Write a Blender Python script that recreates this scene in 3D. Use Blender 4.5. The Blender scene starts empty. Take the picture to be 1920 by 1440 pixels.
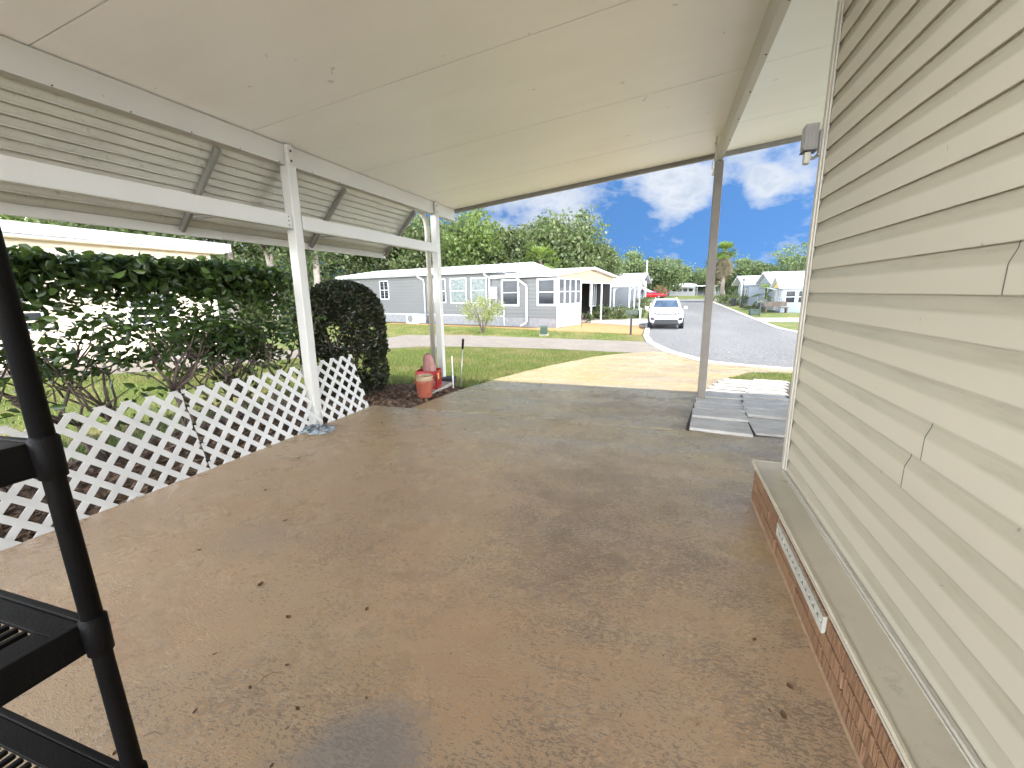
import bpy, bmesh, math, random
import numpy as np
from mathutils import Vector, Matrix
R = math.radians
rng = np.random.default_rng(7)
random.seed(7)
sc = bpy.context.scene
COL = sc.collection

# ------------------------------------------------------------------ terrain
GP = [(-900, 0), (4.57, 0), (5.76, -.055), (7.5, -.19), (10, -.40), (13, -.60), (16, -.70), (20, -.72), (30, -.72),
      (60, -.35), (110, .2), (175, .3), (900, .3)]
def g(y):
    return float(np.interp(y, [p[0] for p in GP], [p[1] for p in GP]))
def gv(y):
    return np.interp(y, [p[0] for p in GP], [p[1] for p in GP])

# ------------------------------------------------------------------ tagging
def tag(o, label=None, cat=None, group=None, kind=None):
    if label: o['label'] = label
    if cat: o['category'] = cat
    if group: o['group'] = group
    if kind: o['kind'] = kind
    return o
def thing(name, label, cat, loc=(0, 0, 0), rz=0, group=None):
    o = bpy.data.objects.new(name, None); COL.objects.link(o)
    o.location = loc; o.rotation_euler = (0, 0, rz); o.empty_display_size = .2
    return tag(o, label, cat, group)
def link(name, me, parent=None):
    o = bpy.data.objects.new(name, me); COL.objects.link(o)
    if parent is not None: o.parent = parent
    return o
def kids(o):
    return [c for c in bpy.data.objects if c.parent == o]
def copy_tree(o, parent=None):
    c = o.copy(); COL.objects.link(c)
    if parent is not None: c.parent = parent
    for ch in kids(o): copy_tree(ch, c)
    return c

# ------------------------------------------------------------------ mesh builder
class MB:
    def __init__(s): s.v = []; s.f = []
    def add(s, vs, fs):
        n = len(s.v); s.v += [tuple(p) for p in vs]; s.f += [tuple(i + n for i in f) for f in fs]; return s
    def box(s, x0, x1, y0, y1, z0, z1):
        v = [(x0, y0, z0), (x1, y0, z0), (x1, y1, z0), (x0, y1, z0), (x0, y0, z1), (x1, y0, z1), (x1, y1, z1), (x0, y1, z1)]
        return s.add(v, [(0, 3, 2, 1), (4, 5, 6, 7), (0, 1, 5, 4), (1, 2, 6, 5), (2, 3, 7, 6), (3, 0, 4, 7)])
    def obox(s, c, ax, ay, az):      # oriented box: centre and three half-axis vectors
        c, ax, ay, az = map(Vector, (c, ax, ay, az))
        v = [c + ax * i + ay * j + az * k for k in (-1, 1) for j, i in ((-1, -1), (-1, 1), (1, 1), (1, -1))]
        return s.add(v, [(0, 3, 2, 1), (4, 5, 6, 7), (0, 1, 5, 4), (1, 2, 6, 5), (2, 3, 7, 6), (3, 0, 4, 7)])
    def bar(s, a, b, w, h, up=(0, 0, 1)):
        a, b = Vector(a), Vector(b); d = b - a
        sd = d.cross(Vector(up)).normalized(); u = sd.cross(d).normalized()
        return s.obox((a + b) / 2, sd * w / 2, d / 2, u * h / 2)
    def tube(s, pts, rad, n=10, cap=True):
        pts = [Vector(p) for p in pts]
        if not hasattr(rad, '__len__'): rad = [rad] * len(pts)
        vs = []; prev = None
        for i, p in enumerate(pts):
            d = (pts[min(i + 1, len(pts) - 1)] - pts[max(i - 1, 0)]).normalized()
            ref = prev if prev is not None else (Vector((1, 0, 0)) if abs(d.x) < .9 else Vector((0, 1, 0)))
            sd = (ref - d * ref.dot(d)).normalized(); prev = sd; u = d.cross(sd)
            for k in range(n):
                a = 2 * math.pi * k / n
                vs.append(p + (sd * math.cos(a) + u * math.sin(a)) * rad[i])
        fs = []
        for i in range(len(pts) - 1):
            for k in range(n):
                fs.append((i * n + k, i * n + (k + 1) % n, (i + 1) * n + (k + 1) % n, (i + 1) * n + k))
        if cap:
            fs.append(tuple(range(n - 1, -1, -1))); m = (len(pts) - 1) * n; fs.append(tuple(m + k for k in range(n)))
        return s.add(vs, fs)
    def lathe(s, c, prof, n=24, axis='z'):
        vs = []
        for r, h in prof:
            for k in range(n):
                a = 2 * math.pi * k / n
                p = (r * math.cos(a), r * math.sin(a), h)
                if axis == 'x': p = (h, p[0], p[1])
                if axis == 'y': p = (p[1], h, p[0])
                vs.append((c[0] + p[0], c[1] + p[1], c[2] + p[2]))
        fs = []
        for i in range(len(prof) - 1):
            for k in range(n):
                fs.append((i * n + k, i * n + (k + 1) % n, (i + 1) * n + (k + 1) % n, (i + 1) * n + k))
        return s.add(vs, fs)
    def prism(s, poly, axis, a, b):   # poly of 2-D points swept along an axis from a to b
        def P(p, t): return {'x': (t, p[0], p[1]), 'y': (p[0], t, p[1]), 'z': (p[0], p[1], t)}[axis]
        n = len(poly)
        vs = [P(p, a) for p in poly] + [P(p, b) for p in poly]
        fs = [tuple(range(n)), tuple(range(2 * n - 1, n - 1, -1))]
        for i in range(n): fs.append((i, i + n, (i + 1) % n + n, (i + 1) % n))
        return s.add(vs, fs)
    def build(s, name, m, parent=None, smooth=False, bevel=0, M=None, fix=True):
        me = bpy.data.meshes.new(name); me.from_pydata(s.v, [], s.f)
        if fix:
            bm = bmesh.new(); bm.from_mesh(me); bmesh.ops.recalc_face_normals(bm, faces=bm.faces); bm.to_mesh(me); bm.free()
        if M is not None: me.transform(M)
        me.materials.append(m)
        if smooth: me.polygons.foreach_set('use_smooth', [True] * len(me.polygons))
        o = link(name, me, parent)
        if bevel:
            b = o.modifiers.new('bevel', 'BEVEL'); b.width = bevel; b.segments = 2; b.limit_method = 'ANGLE'
        return o

def np_mesh(name, V, F, m, parent=None, smooth=False):
    """V (n,3) float, F (k,q) int array"""
    me = bpy.data.meshes.new(name)
    n, (k, q) = len(V), F.shape
    me.vertices.add(n); me.vertices.foreach_set('co', np.ascontiguousarray(V, dtype=np.float32).ravel())
    me.loops.add(k * q); me.loops.foreach_set('vertex_index', np.ascontiguousarray(F, dtype=np.int32).ravel())
    me.polygons.add(k); me.polygons.foreach_set('loop_start', np.arange(0, k * q, q, dtype=np.int32))
    me.update(calc_edges=True)
    me.materials.append(m)
    if smooth: me.polygons.foreach_set('use_smooth', [True] * k)
    return link(name, me, parent)

def clip(poly, f):
    out = []
    for i in range(len(poly)):
        a, b = poly[i], poly[(i + 1) % len(poly)]
        fa, fb = f(a), f(b)
        if fa >= 0: out.append(a)
        if (fa >= 0) != (fb >= 0):
            t = fa / (fa - fb); out.append((a[0] + (b[0] - a[0]) * t, a[1] + (b[1] - a[1]) * t))
    return out
def inside(poly, x, y):
    x = np.asarray(x); y = np.asarray(y); r = np.zeros(x.shape, bool); n = len(poly)
    for i in range(n):
        (x1, y1), (x2, y2) = poly[i], poly[(i + 1) % n]
        if y1 == y2: continue
        r ^= ((y1 > y) != (y2 > y)) & (x < (x2 - x1) * (y - y1) / (y2 - y1) + x1)
    return r
def sheet(name, poly, off, m, depth=0, parent=None, tri=True):
    """flat-lying sheet following the ground; bands cut at the breaks of the ground so it stays flush"""
    mb = MB(); ys = [p[0] for p in GP]
    for a, b in zip(ys[:-1], ys[1:]):
        q = clip(clip(poly, lambda p: p[1] - a), lambda p: b - p[1])
        if len(q) < 3: continue
        mb.add([(x, y, g(y) + off) for x, y in q], [tuple(range(len(q)))])
    if depth:
        n = len(poly)
        for i in range(n):
            p, q = poly[i], poly[(i + 1) % n]
            ts = sorted([0, 1] + [(y - p[1]) / (q[1] - p[1]) for y in ys if q[1] != p[1] and 0 < (y - p[1]) / (q[1] - p[1]) < 1])
            for t0, t1 in zip(ts[:-1], ts[1:]):
                A = (p[0] + (q[0] - p[0]) * t0, p[1] + (q[1] - p[1]) * t0); B = (p[0] + (q[0] - p[0]) * t1, p[1] + (q[1] - p[1]) * t1)
                mb.add([(*A, g(A[1]) + off), (*B, g(B[1]) + off), (*B, g(B[1]) + off - depth), (*A, g(A[1]) + off - depth)], [(0, 1, 2, 3)])
    o = mb.build(name, m, parent, fix=False)
    bm = bmesh.new(); bm.from_mesh(o.data)
    bmesh.ops.triangulate(bm, faces=bm.faces[:])
    for f in bm.faces:
        if f.normal.z < -.2: f.normal_flip()
    bm.to_mesh(o.data); bm.free()
    return o

# ------------------------------------------------------------------ materials
class NT:
    def __init__(s, name):
        s.m = bpy.data.materials.new(name); s.m.use_nodes = True; s.t = s.m.node_tree; s.t.nodes.clear()
        s.out = s.n('ShaderNodeOutputMaterial')
    def n(s, ty, **kw):
        x = s.t.nodes.new(ty)
        for k, v in kw.items(): setattr(x, k, v)
        return x
    def l(s, a, b): s.t.links.new(a, b)
    def pos(s, scale=(1, 1, 1), rot=(0, 0, 0), obj=False):
        if obj: src = s.n('ShaderNodeTexCoord').outputs['Object']
        else: src = s.n('ShaderNodeNewGeometry').outputs['Position']
        mp = s.n('ShaderNodeMapping'); mp.inputs['Scale'].default_value = scale; mp.inputs['Rotation'].default_value = rot
        s.l(src, mp.inputs[0]); return mp.outputs[0]
    def noise(s, vec, scale, detail=4, rough=.55, dist=0):
        x = s.n('ShaderNodeTexNoise'); s.l(vec, x.inputs['Vector']); x.inputs['Scale'].default_value = scale
        x.inputs['Detail'].default_value = detail; x.inputs['Roughness'].default_value = rough; x.inputs['Distortion'].default_value = dist
        return x.outputs['Fac']
    def ramp(s, fac, stops):
        x = s.n('ShaderNodeValToRGB'); s.l(fac, x.inputs[0]); e = x.color_ramp.elements
        while len(e) < len(stops): e.new(.5)
        for i, (p, c) in enumerate(stops):
            e[i].position = p; e[i].color = (*c, 1) if hasattr(c, '__len__') else (c, c, c, 1)
        return x.outputs[0]
    def mix(s, fac, a, b, mode='MIX'):
        x = s.n('ShaderNodeMix', data_type='RGBA', blend_type=mode)
        if hasattr(fac, 'links'): s.l(fac, x.inputs[0])
        else: x.inputs[0].default_value = fac
        for i, c in ((6, a), (7, b)):
            if hasattr(c, 'links'): s.l(c, x.inputs[i])
            else: x.inputs[i].default_value = (*c, 1)
        return x.outputs[2]
    def math(s, op, a, b=0.):
        x = s.n('ShaderNodeMath', operation=op)
        for i, c in ((0, a), (1, b)):
            if hasattr(c, 'links'): s.l(c, x.inputs[i])
            else: x.inputs[i].default_value = c
        return x.outputs[0]
    def bsdf(s, col, rough=.6, metal=0, bump=None, bstr=.3, bdist=.01, spec=.5, **kw):
        p = s.n('ShaderNodeBsdfPrincipled')
        for k, c in (('Base Color', col), ('Roughness', rough), ('Metallic', metal), ('Specular IOR Level', spec)):
            if hasattr(c, 'links'): s.l(c, p.inputs[k])
            elif k == 'Base Color': p.inputs[k].default_value = (*c, 1)
            else: p.inputs[k].default_value = c
        for k, c in kw.items(): p.inputs[k.replace('_', ' ')].default_value = c
        if bump is not None:
            b = s.n('ShaderNodeBump'); b.inputs['Strength'].default_value = bstr; b.inputs['Distance'].default_value = bdist
            s.l(bump, b.inputs['Height']); s.l(b.outputs[0], p.inputs['Normal'])
        s.l(p.outputs[0], s.out.inputs[0]); return p

def simple(name, col, rough=.5, metal=0, var=.12, nscale=6, bump=.0, bscale=60, spec=.5, dirt=None, obj=False):
    t = NT(name); v = t.pos(obj=obj)
    n = t.noise(v, nscale, 5)
    lo = tuple(c * (1 - var) for c in col); hi = tuple(min(1, c * (1 + var)) for c in col)
    c = t.ramp(n, [(.3, lo), (.7, hi)])
    if dirt:
        d = t.ramp(t.noise(v, dirt[1], 8, .7), [(dirt[2], 0), (dirt[3], 1)])
        c = t.mix(d, c, dirt[0])
    if bump:
        t.bsdf(c, rough, metal, t.noise(v, bscale, 3), bump, .004, spec)
    else: t.bsdf(c, rough, metal, spec=spec)
    return t.m

def leaf_mat(name, cols, trans=.35, rough=.45, spec=.4):
    t = NT(name)
    isl = t.n('ShaderNodeNewGeometry').outputs['Random Per Island']
    k = len(cols)
    c = t.ramp(isl, [(i / (k - 1) if k > 1 else 0, cc) for i, cc in enumerate(cols)])
    p = t.bsdf(c, rough, spec=spec)
    tr = t.n('ShaderNodeBsdfTranslucent'); 
    c2 = t.mix(.5, c, (1.0, .97, .35), 'MULTIPLY')
    c3 = t.mix(1.0, c2, (1.9, 1.9, 1.9), 'MULTIPLY')
    t.l(c3, tr.inputs[0])
    mx = t.n('ShaderNodeMixShader'); mx.inputs[0].default_value = trans
    t.l(p.outputs[0], mx.inputs[1]); t.l(tr.outputs[0], mx.inputs[2]); t.l(mx.outputs[0], t.out.inputs[0])
    return t.m

M = {}
# --- carport slab: tan sealer worn to pits, grey scuffs, broom streaks
def slab_mat():
    t = NT('painted_concrete'); v = t.pos()
    big = t.noise(v, .6, 5, .62)
    c = t.ramp(big, [(.3, (.415, .255, .138)), (.5, (.465, .30, .167)), (.7, (.505, .348, .208))])
    pk = t.ramp(t.noise(t.pos((1, 1.3, 1)), 1.1, 4, .6), [(.45, 0), (.8, 1)])
    c = t.mix(t.math('MULTIPLY', pk, .22), c, (.44, .27, .19))
    gr = t.ramp(t.noise(t.pos((.8, 1.7, 1)), 1.7, 7, .72), [(.44, 0), (.78, 1)])
    c = t.mix(t.math('MULTIPLY', gr, .42), c, (.44, .37, .255))
    # the outer apron is bleached and yellower, with sky sheen painted into its paleness
    sep = t.n('ShaderNodeSeparateXYZ'); t.l(t.n('ShaderNodeNewGeometry').outputs['Position'], sep.inputs[0])
    wob = t.math('ADD', sep.outputs[1], t.math('MULTIPLY', t.math('SUBTRACT', t.noise(t.pos((.35, 1, 1)), 1.2, 6, .65), .5), 3.4))
    wob = t.math('ADD', wob, t.math('MULTIPLY', sep.outputs[0], .35))
    out = t.ramp(t.math('DIVIDE', wob, 12), [(.12, 0), (.36, 1)])
    outc = t.ramp(t.noise(t.pos((.3, 1, 1), (0, 0, .12)), 1.9, 8, .72), [(.26, (.34, .30, .235)), (.38, (.385, .325, .225)), (.50, (.395, .30, .14)), (.75, (.395, .265, .066))])
    c = t.mix(out, c, outc)
    # short dark broom pits in wide worn patches
    fine = t.noise(t.pos((46, 120, 40), (0, 0, .05)), 1.0, 2, .6, .8)
    fine2 = t.noise(v, 160, 3, .7, .3)
    patch = t.ramp(t.noise(t.pos((.75, 1, 1), (0, 0, .3)), 1.25, 5, .68), [(.38, 0), (.64, 1)])
    side = t.ramp(t.math('DIVIDE', t.math('ADD', sep.outputs[0], 3.5), 4.1), [(.25, .25), (.75, 1)])
    patch = t.math('MULTIPLY', patch, side)
    comb = t.math('ADD', t.math('MULTIPLY', fine, .62), t.math('MULTIPLY', fine2, .38))
    thr = t.math('ADD', comb, t.math('MULTIPLY', patch, .175))
    pit = t.ramp(thr, [(.60, 0), (.63, 1)])
    halo = t.ramp(thr, [(.53, 0), (.61, 1)])
    c = t.mix(t.math('MULTIPLY', halo, .25), c, (.54, .42, .30))
    c = t.mix(t.math('MULTIPLY', pit, .62), c, (.13, .09, .06))
    # oval grey patch of filler near the shelf, and a paler scuff behind it
    for ctr, r0_, r1_, col_, k_ in (((-.80, .86, 0), .13, .24, (.235, .215, .205), .62), ((-.98, .70, 0), .05, .17, (.25, .225, .20), .4), ((-2.2, 1.7, 0), .05, .35, (.30, .25, .20), .4)):
        vd = t.n('ShaderNodeVectorMath', operation='DISTANCE'); vd.inputs[1].default_value = ctr
        t.l(t.n('ShaderNodeNewGeometry').outputs['Position'], vd.inputs[0])
        blot = t.ramp(t.math('ADD', vd.outputs['Value'], t.math('MULTIPLY', t.math('SUBTRACT', t.noise(v, 7, 6, .7), .5), .22)), [(r0_, 1), (r1_, 0)])
        c = t.mix(t.math('MULTIPLY', blot, k_), c, col_)
    # fine soil specks
    sp = t.ramp(t.noise(v, 130, 2), [(.69, 0), (.74, 1)])
    c = t.mix(t.math('MULTIPLY', sp, .5), c, (.07, .05, .04))
    rg = t.ramp(t.noise(v, 2.6, 8, .72), [(.25, .23), (.75, .33)])
    rg = t.math('ADD', rg, t.math('MULTIPLY', pit, .3))
    h = t.math('SUBTRACT', t.math('MULTIPLY', fine, .7), t.math('MULTIPLY', pit, 1.1))
    h = t.math('ADD', h, t.math('MULTIPLY', fine2, .6))
    t.bsdf(c, rg, 0, h, .6, .006, .8)
    return t.m
M['slab'] = slab_mat()
M['concrete'] = simple('pale_concrete', (.36, .33, .28), .75, var=.18, nscale=3, bump=.25, bscale=70, dirt=((.22, .19, .15), 5, .55, .75))
M['paver_grey'] = simple('step_paver', (.43, .405, .37), .8, var=.2, nscale=4, bump=.3, bscale=90, dirt=((.26, .20, .14), 3, .55, .8))
M['dark_soil'] = simple('dark_soil', (.05, .04, .032), .95, var=.4, nscale=20, bump=.6, bscale=40)
def herring():
    t = NT('brick_paving'); v = t.pos((1, 1, 1), (0, 0, R(38)))
    b = t.n('ShaderNodeTexBrick'); t.l(v, b.inputs['Vector']); b.inputs['Scale'].default_value = 1
    b.inputs['Brick Width'].default_value = .42; b.inputs['Row Height'].default_value = .21; b.inputs['Mortar Size'].default_value = .012
    b.inputs['Color1'].default_value = (.235, .205, .17, 1); b.inputs['Color2'].default_value = (.175, .152, .127, 1); b.inputs['Mortar'].default_value = (.13, .105, .09, 1)
    c = t.mix(.35, b.outputs['Color'], t.ramp(t.noise(t.pos(), 1.2, 5), [(.3, (.165, .144, .12)), (.7, (.255, .222, .185))]))
    t.bsdf(c, .8, 0, b.outputs['Fac'], -.3, .006)
    return t.m
M['paving'] = herring()
def asphalt():
    t = NT('asphalt'); v = t.pos()
    big = t.noise(t.pos((1, .25, 1)), .5, 5, .6)
    c = t.ramp(big, [(.3, (.118, .118, .116)), (.7, (.16, .159, .156))])
    s = t.ramp(t.noise(v, 11, 6, .9), [(.36, (.35, .35, .35)), (.5, (1, 1, 1)), (.66, (2.1, 2.1, 2.1))])
    c = t.mix(1, c, s, 'MULTIPLY')
    s2 = t.ramp(t.noise(v, 3.2, 4, .7), [(.62, 0), (.74, 1)])
    c = t.mix(t.math('MULTIPLY', s2, .5), c, (.09, .09, .095))
    t.bsdf(c, .85, 0, t.noise(v, 60, 3), .4, .006)
    return t.m
M['asphalt'] = asphalt()
def lawn():
    t = NT('lawn'); v = t.pos()
    c = t.ramp(t.noise(v, 2.5, 5, .65), [(.3, (.075, .11, .028)), (.7, (.13, .165, .045))])
    dry = t.ramp(t.noise(v, .75, 6, .68), [(.47, 0), (.66, 1)])
    c = t.mix(t.math('MULTIPLY', dry, .75), c, (.27, .21, .11))
    f = t.ramp(t.noise(v, 26, 4, .8), [(.35, (.6, .6, .6)), (.65, (1.35, 1.35, 1.35))])
    c = t.mix(1, c, f, 'MULTIPLY')
    t.bsdf(c, .9, 0, t.noise(v, 40, 3), .8, .02, .2)
    return t.m
M['lawn'] = lawn()
def grass_mat():
    t = NT('grass_blade'); isl = t.n('ShaderNodeNewGeometry').outputs['Random Per Island']
    c = t.ramp(isl, [(0, (.075, .115, .025)), (.3, (.16, .21, .045)), (.6, (.25, .285, .075)), (.85, (.105, .16, .035)), (1, (.38, .34, .16))])
    dry = t.ramp(t.noise(t.pos(), .75, 6, .68), [(.47, 0), (.66, 1)])
    c = t.mix(t.math('MULTIPLY', dry, .75), c, (.36, .285, .14))
    p = t.bsdf(c, .6, spec=.25); tr = t.n('ShaderNodeBsdfTranslucent'); t.l(c, tr.inputs[0])
    mx = t.n('ShaderNodeMixShader'); mx.inputs[0].default_value = .3
    t.l(p.outputs[0], mx.inputs[1]); t.l(tr.outputs[0], mx.inputs[2]); t.l(mx.outputs[0], t.out.inputs[0]); return t.m
M['grass'] = grass_mat()
M['mulch'] = simple('wood_mulch', (.12, .078, .053), .95, var=.5, nscale=25, bump=.9, bscale=45)
M['chip'] = leaf_mat('mulch_chip', [(.06, .038, .027), (.17, .105, .07), (.28, .19, .13), (.10, .062, .042), (.36, .27, .20)], 0, .9, .1)
M['orange_mulch'] = simple('orange_mulch', (.36, .19, .075), .95, var=.35, nscale=9, bump=.9, bscale=30)
M['kerb'] = simple('kerb_concrete', (.50, .475, .43), .8, var=.15, nscale=2)
# --- aluminium roof
def alum(name, col, rough, bstr):
    t = NT(name); v = t.pos()
    n = t.noise(t.pos((1, 3, 1)), .7, 4)
    c = t.ramp(n, [(.3, tuple(x * .96 for x in col)), (.7, col)])
    sm = t.ramp(t.noise(v, 2.1, 7, .7), [(.60, 0), (.85, 1)])
    c = t.mix(t.math('MULTIPLY', sm, .15), c, tuple(x * .72 for x in col))
    st_ = t.ramp(t.noise(t.pos((.35, 2.2, 1)), 1.5, 7, .72), [(.54, 0), (.72, 1)])
    c = t.mix(t.math('MULTIPLY', st_, .13), c, tuple(x * b for x, b in zip(col, (.78, .70, .58))))
    sp = t.ramp(t.noise(v, 9.5, 2), [(.735, 0), (.75, 1)])
    c = t.mix(t.math('MULTIPLY', sp, .35), c, (.3, .26, .2))
    h = t.math('ADD', t.math('MULTIPLY', t.noise(v, 170, 2), .12), t.noise(t.pos((1, 1, 1)), 1.1, 2))
    t.bsdf(c, rough, 0, h, bstr, .02)
    return t.m
M['ceiling'] = alum('white_roof_panel', (.93, .92, .925), .34, .10)
M['white_alu'] = alum('white_painted_aluminium', (.54, .52, .475), .38, .06)
M['grey_alu'] = simple('grey_gutter', (.20, .185, .16), .5, var=.1)
M['slat'] = simple('awning_slat', (.50, .485, .42), .42, var=.08, nscale=3, dirt=((.20, .20, .15), 14, .58, .78))
M['post_shade'] = simple('shaded_white_post', (.19, .165, .135), .5, var=.12, nscale=5)  # white post colour with its shade mixed in, for the right post
M['rib'] = simple('awning_rib', (.20, .188, .16), .5, var=.1, nscale=5)
M['bolt'] = simple('rusty_bolt', (.05, .042, .035), .6)
M['seam'] = simple('seam_sealant', (.10, .09, .075), .8)
# --- siding
def siding():
    t = NT('vinyl_siding'); v = t.pos()
    c = t.ramp(t.noise(t.pos((1, .4, 1.5)), 1.1, 4), [(.3, (.425, .386, .30)), (.7, (.455, .414, .325))])
    gr = t.ramp(t.noise(t.pos((3, .9, 9)), 1.7, 8, .72), [(.50, 0), (.74, 1)])
    # grime and painted shade under the lap darken the sloped shoulder of every course
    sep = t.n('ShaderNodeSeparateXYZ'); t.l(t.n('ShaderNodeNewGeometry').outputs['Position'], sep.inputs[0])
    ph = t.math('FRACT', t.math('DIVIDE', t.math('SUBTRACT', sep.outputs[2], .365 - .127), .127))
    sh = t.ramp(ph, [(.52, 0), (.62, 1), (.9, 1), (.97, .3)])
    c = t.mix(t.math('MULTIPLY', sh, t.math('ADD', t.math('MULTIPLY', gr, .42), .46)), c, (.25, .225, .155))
    wide = t.ramp(t.noise(t.pos((1, .5, 1)), 1.0, 5, .6), [(.55, 0), (.8, 1)])
    c = t.mix(t.math('MULTIPLY', wide, .18), c, (.5, .47, .35))
    sp = t.ramp(t.noise(v, 16, 3, .6), [(.735, 0), (.75, 1)])
    c = t.mix(t.math('MULTIPLY', sp, .6), c, (.16, .14, .10))
    grain = t.noise(t.pos((1, 1.2, 14)), 9, 4, .6)
    t.bsdf(c, .48, 0, grain, .10, .004)
    return t.m
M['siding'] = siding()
M['trim'] = simple('almond_trim', (.42, .385, .32), .5, var=.08, nscale=3, dirt=((.36, .32, .23), 6, .6, .8))
M['ledge'] = simple('stained_ledge', (.47, .42, .318), .55, var=.14, nscale=2.2, bump=.15, bscale=120, dirt=((.27, .245, .165), 9, .58, .78))
def brick():
    t = NT('scored_brick'); isl = t.n('ShaderNodeNewGeometry').outputs['Random Per Island']
    c = t.ramp(isl, [(0, (.20, .108, .056)), (.35, (.26, .148, .078)), (.7, (.23, .128, .068)), (1, (.175, .094, .05))])
    gv_ = t.noise(t.pos((1, 95, 9), (.22, 0, 0)), 1.0, 2, .5, .3)
    blot = t.noise(t.pos(), 14, 4)
    c = t.mix(t.math('MULTIPLY', t.ramp(gv_, [(.38, 1), (.52, 0)]), .55), c, (.085, .038, .022))
    c = t.mix(t.math('MULTIPLY', t.ramp(blot, [(.5, 0), (.8, 1)]), .35), c, (.24, .14, .085))
    t.bsdf(c, .85, 0, gv_, 1.0, .012, .3)
    return t.m
M['brick'] = brick()
M['mortar'] = simple('mortar', (.27, .18, .105), .9, var=.2, nscale=30, bump=.4)
M['vent_white'] = simple('vent_white', (.40, .385, .33), .5, var=.12, nscale=12, dirt=((.2, .17, .13), 18, .55, .7))
M['black_plastic'] = simple('black_resin', (.007, .0065, .0065), .55, var=.25, nscale=8, bump=.2, bscale=200, spec=.08)
M['lattice'] = simple('white_lattice_vinyl', (.52, .505, .47), .5, var=.07, nscale=5, dirt=((.36, .32, .25), 9, .62, .82))
M['terracotta'] = simple('terracotta_plastic', (.27, .062, .032), .5, var=.12, nscale=9, dirt=((.22, .09, .05), 8, .55, .8))
M['cream_pot'] = simple('cream_pot', (.36, .26, .15), .6, var=.15, nscale=12)
M['red_crate'] = simple('red_crate_plastic', (.36, .014, .016), .4, var=.12, nscale=8)
M['pink_clay'] = simple('dusty_pink', (.33, .155, .135), .75, var=.18, nscale=10)
M['yellow_tag'] = simple('yellow_tag', (.70, .52, .12), .5)
M['plank'] = simple('weathered_board', (.34, .29, .235), .85, var=.2, nscale=8, bump=.4)
M['dark_block'] = simple('dark_block', (.045, .04, .038), .85, var=.3, nscale=15, bump=.5)
M['steel'] = simple('dull_steel', (.45, .45, .43), .4, metal=.6)
M['white_pvc'] = simple('white_pvc', (.75, .74, .70), .45)
def rag():
    t = NT('printed_cloth'); v = t.pos(obj=True)
    c = t.ramp(t.noise(v, 22, 5, .6, 1.2), [(.38, (.03, .035, .045)), (.46, (.12, .15, .18)), (.55, (.36, .37, .36)), (.66, (.08, .15, .22))])
    t.bsdf(c, .9, 0, t.noise(v, 90, 3), .5, .004, .2)
    return t.m
M['rag'] = rag()
M['dead_leaf'] = leaf_mat('dead_leaf', [(.16, .09, .05), (.24, .15, .085), (.11, .065, .04), (.36, .27, .17)], .1, .8, .2)
# --- plants
M['hedge_leaf'] = leaf_mat('hedge_leaf', [(.022, .042, .011), (.034, .060, .015), (.048, .084, .019), (.028, .050, .012), (.085, .135, .028)], .3, .36)
M['hedge_stem'] = simple('hedge_stem', (.11, .08, .062), .9, var=.3, nscale=30, bump=.5)
M['topiary_leaf'] = leaf_mat('topiary_leaf', [(.013, .02, .009), (.02, .03, .012), (.03, .042, .016), (.05, .034, .018), (.016, .024, .01)], .15, .4)
M['oak_leaf'] = leaf_mat('oak_leaf', [(.038, .060, .018), (.062, .090, .027), (.09, .122, .040), (.135, .16, .075), (.030, .05, .017), (.18, .195, .11)], .35, .5, .3)
M['lime_leaf'] = leaf_mat('bright_leaf', [(.060, .098, .024), (.095, .138, .036), (.15, .185, .065), (.045, .075, .022)], .4, .5, .3)
M['far_leaf'] = leaf_mat('far_leaf', [(.06, .095, .038), (.09, .13, .05), (.125, .16, .075), (.16, .19, .10), (.05, .08, .035)], .3, .6, .2)
M['yellow_leaf'] = leaf_mat('variegated_leaf', [(.26, .27, .10), (.19, .22, .065), (.12, .155, .04), (.33, .32, .18)], .3, .5)
M['palm_leaf'] = leaf_mat('palm_leaf', [(.08, .13, .03), (.12, .18, .04), (.18, .23, .06)], .25, .45)
M['palm_dead'] = leaf_mat('dead_frond', [(.13, .105, .062), (.18, .145, .09), (.09, .072, .045), (.11, .11, .05)], .15, .8)
M['pink_flower'] = leaf_mat('flowering_shrub', [(.40, .10, .14), (.08, .12, .03), (.10, .15, .035), (.50, .16, .18)], .2, .6)
M['bark'] = simple('grey_bark', (.20, .165, .13), .95, var=.35, nscale=3, bump=.8, bscale=14)
M['bark_pale'] = simple('pale_bark', (.26, .215, .175), .95, var=.4, nscale=3, bump=.8, bscale=14)
M['bark_dark'] = simple('dark_bark', (.10, .08, .062), .95, var=.35, nscale=3, bump=.8, bscale=14)
# --- far houses
def lap(name, col, pitch, dark=.72):
    t = NT(name); sep = t.n('ShaderNodeSeparateXYZ'); t.l(t.n('ShaderNodeNewGeometry').outputs['Position'], sep.inputs[0])
    c = t.ramp(t.noise(t.pos(), .8, 4), [(.3, tuple(x * .94 for x in col)), (.7, col)])
    t.bsdf(c, .6); return t.m
M['grey_siding'] = lap('grey_lap_siding', (.125, .124, .117), .2)
M['white_siding'] = lap('white_lap_siding', (.36, .36, .36), .2)
M['cream_siding'] = lap('cream_lap_siding', (.72, .62, .47), .2)
M['pale_blue_siding'] = lap('pale_blue_siding', (.25, .28, .315), .2)
M['dark_grey_siding'] = lap('slate_siding', (.20, .21, .225), .2)
M['beige_panel'] = simple('beige_gable_panel', (.36, .285, .18), .6, var=.06)
M['white_paint'] = simple('white_paint', (.50, .50, .495), .5, var=.04)
M['roof_white'] = simple('white_metal_roof', (.68, .68, .68), .45, var=.05, nscale=.8)
M['roof_grey'] = simple('grey_shingle', (.30, .30, .31), .85, var=.18, nscale=8)
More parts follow.
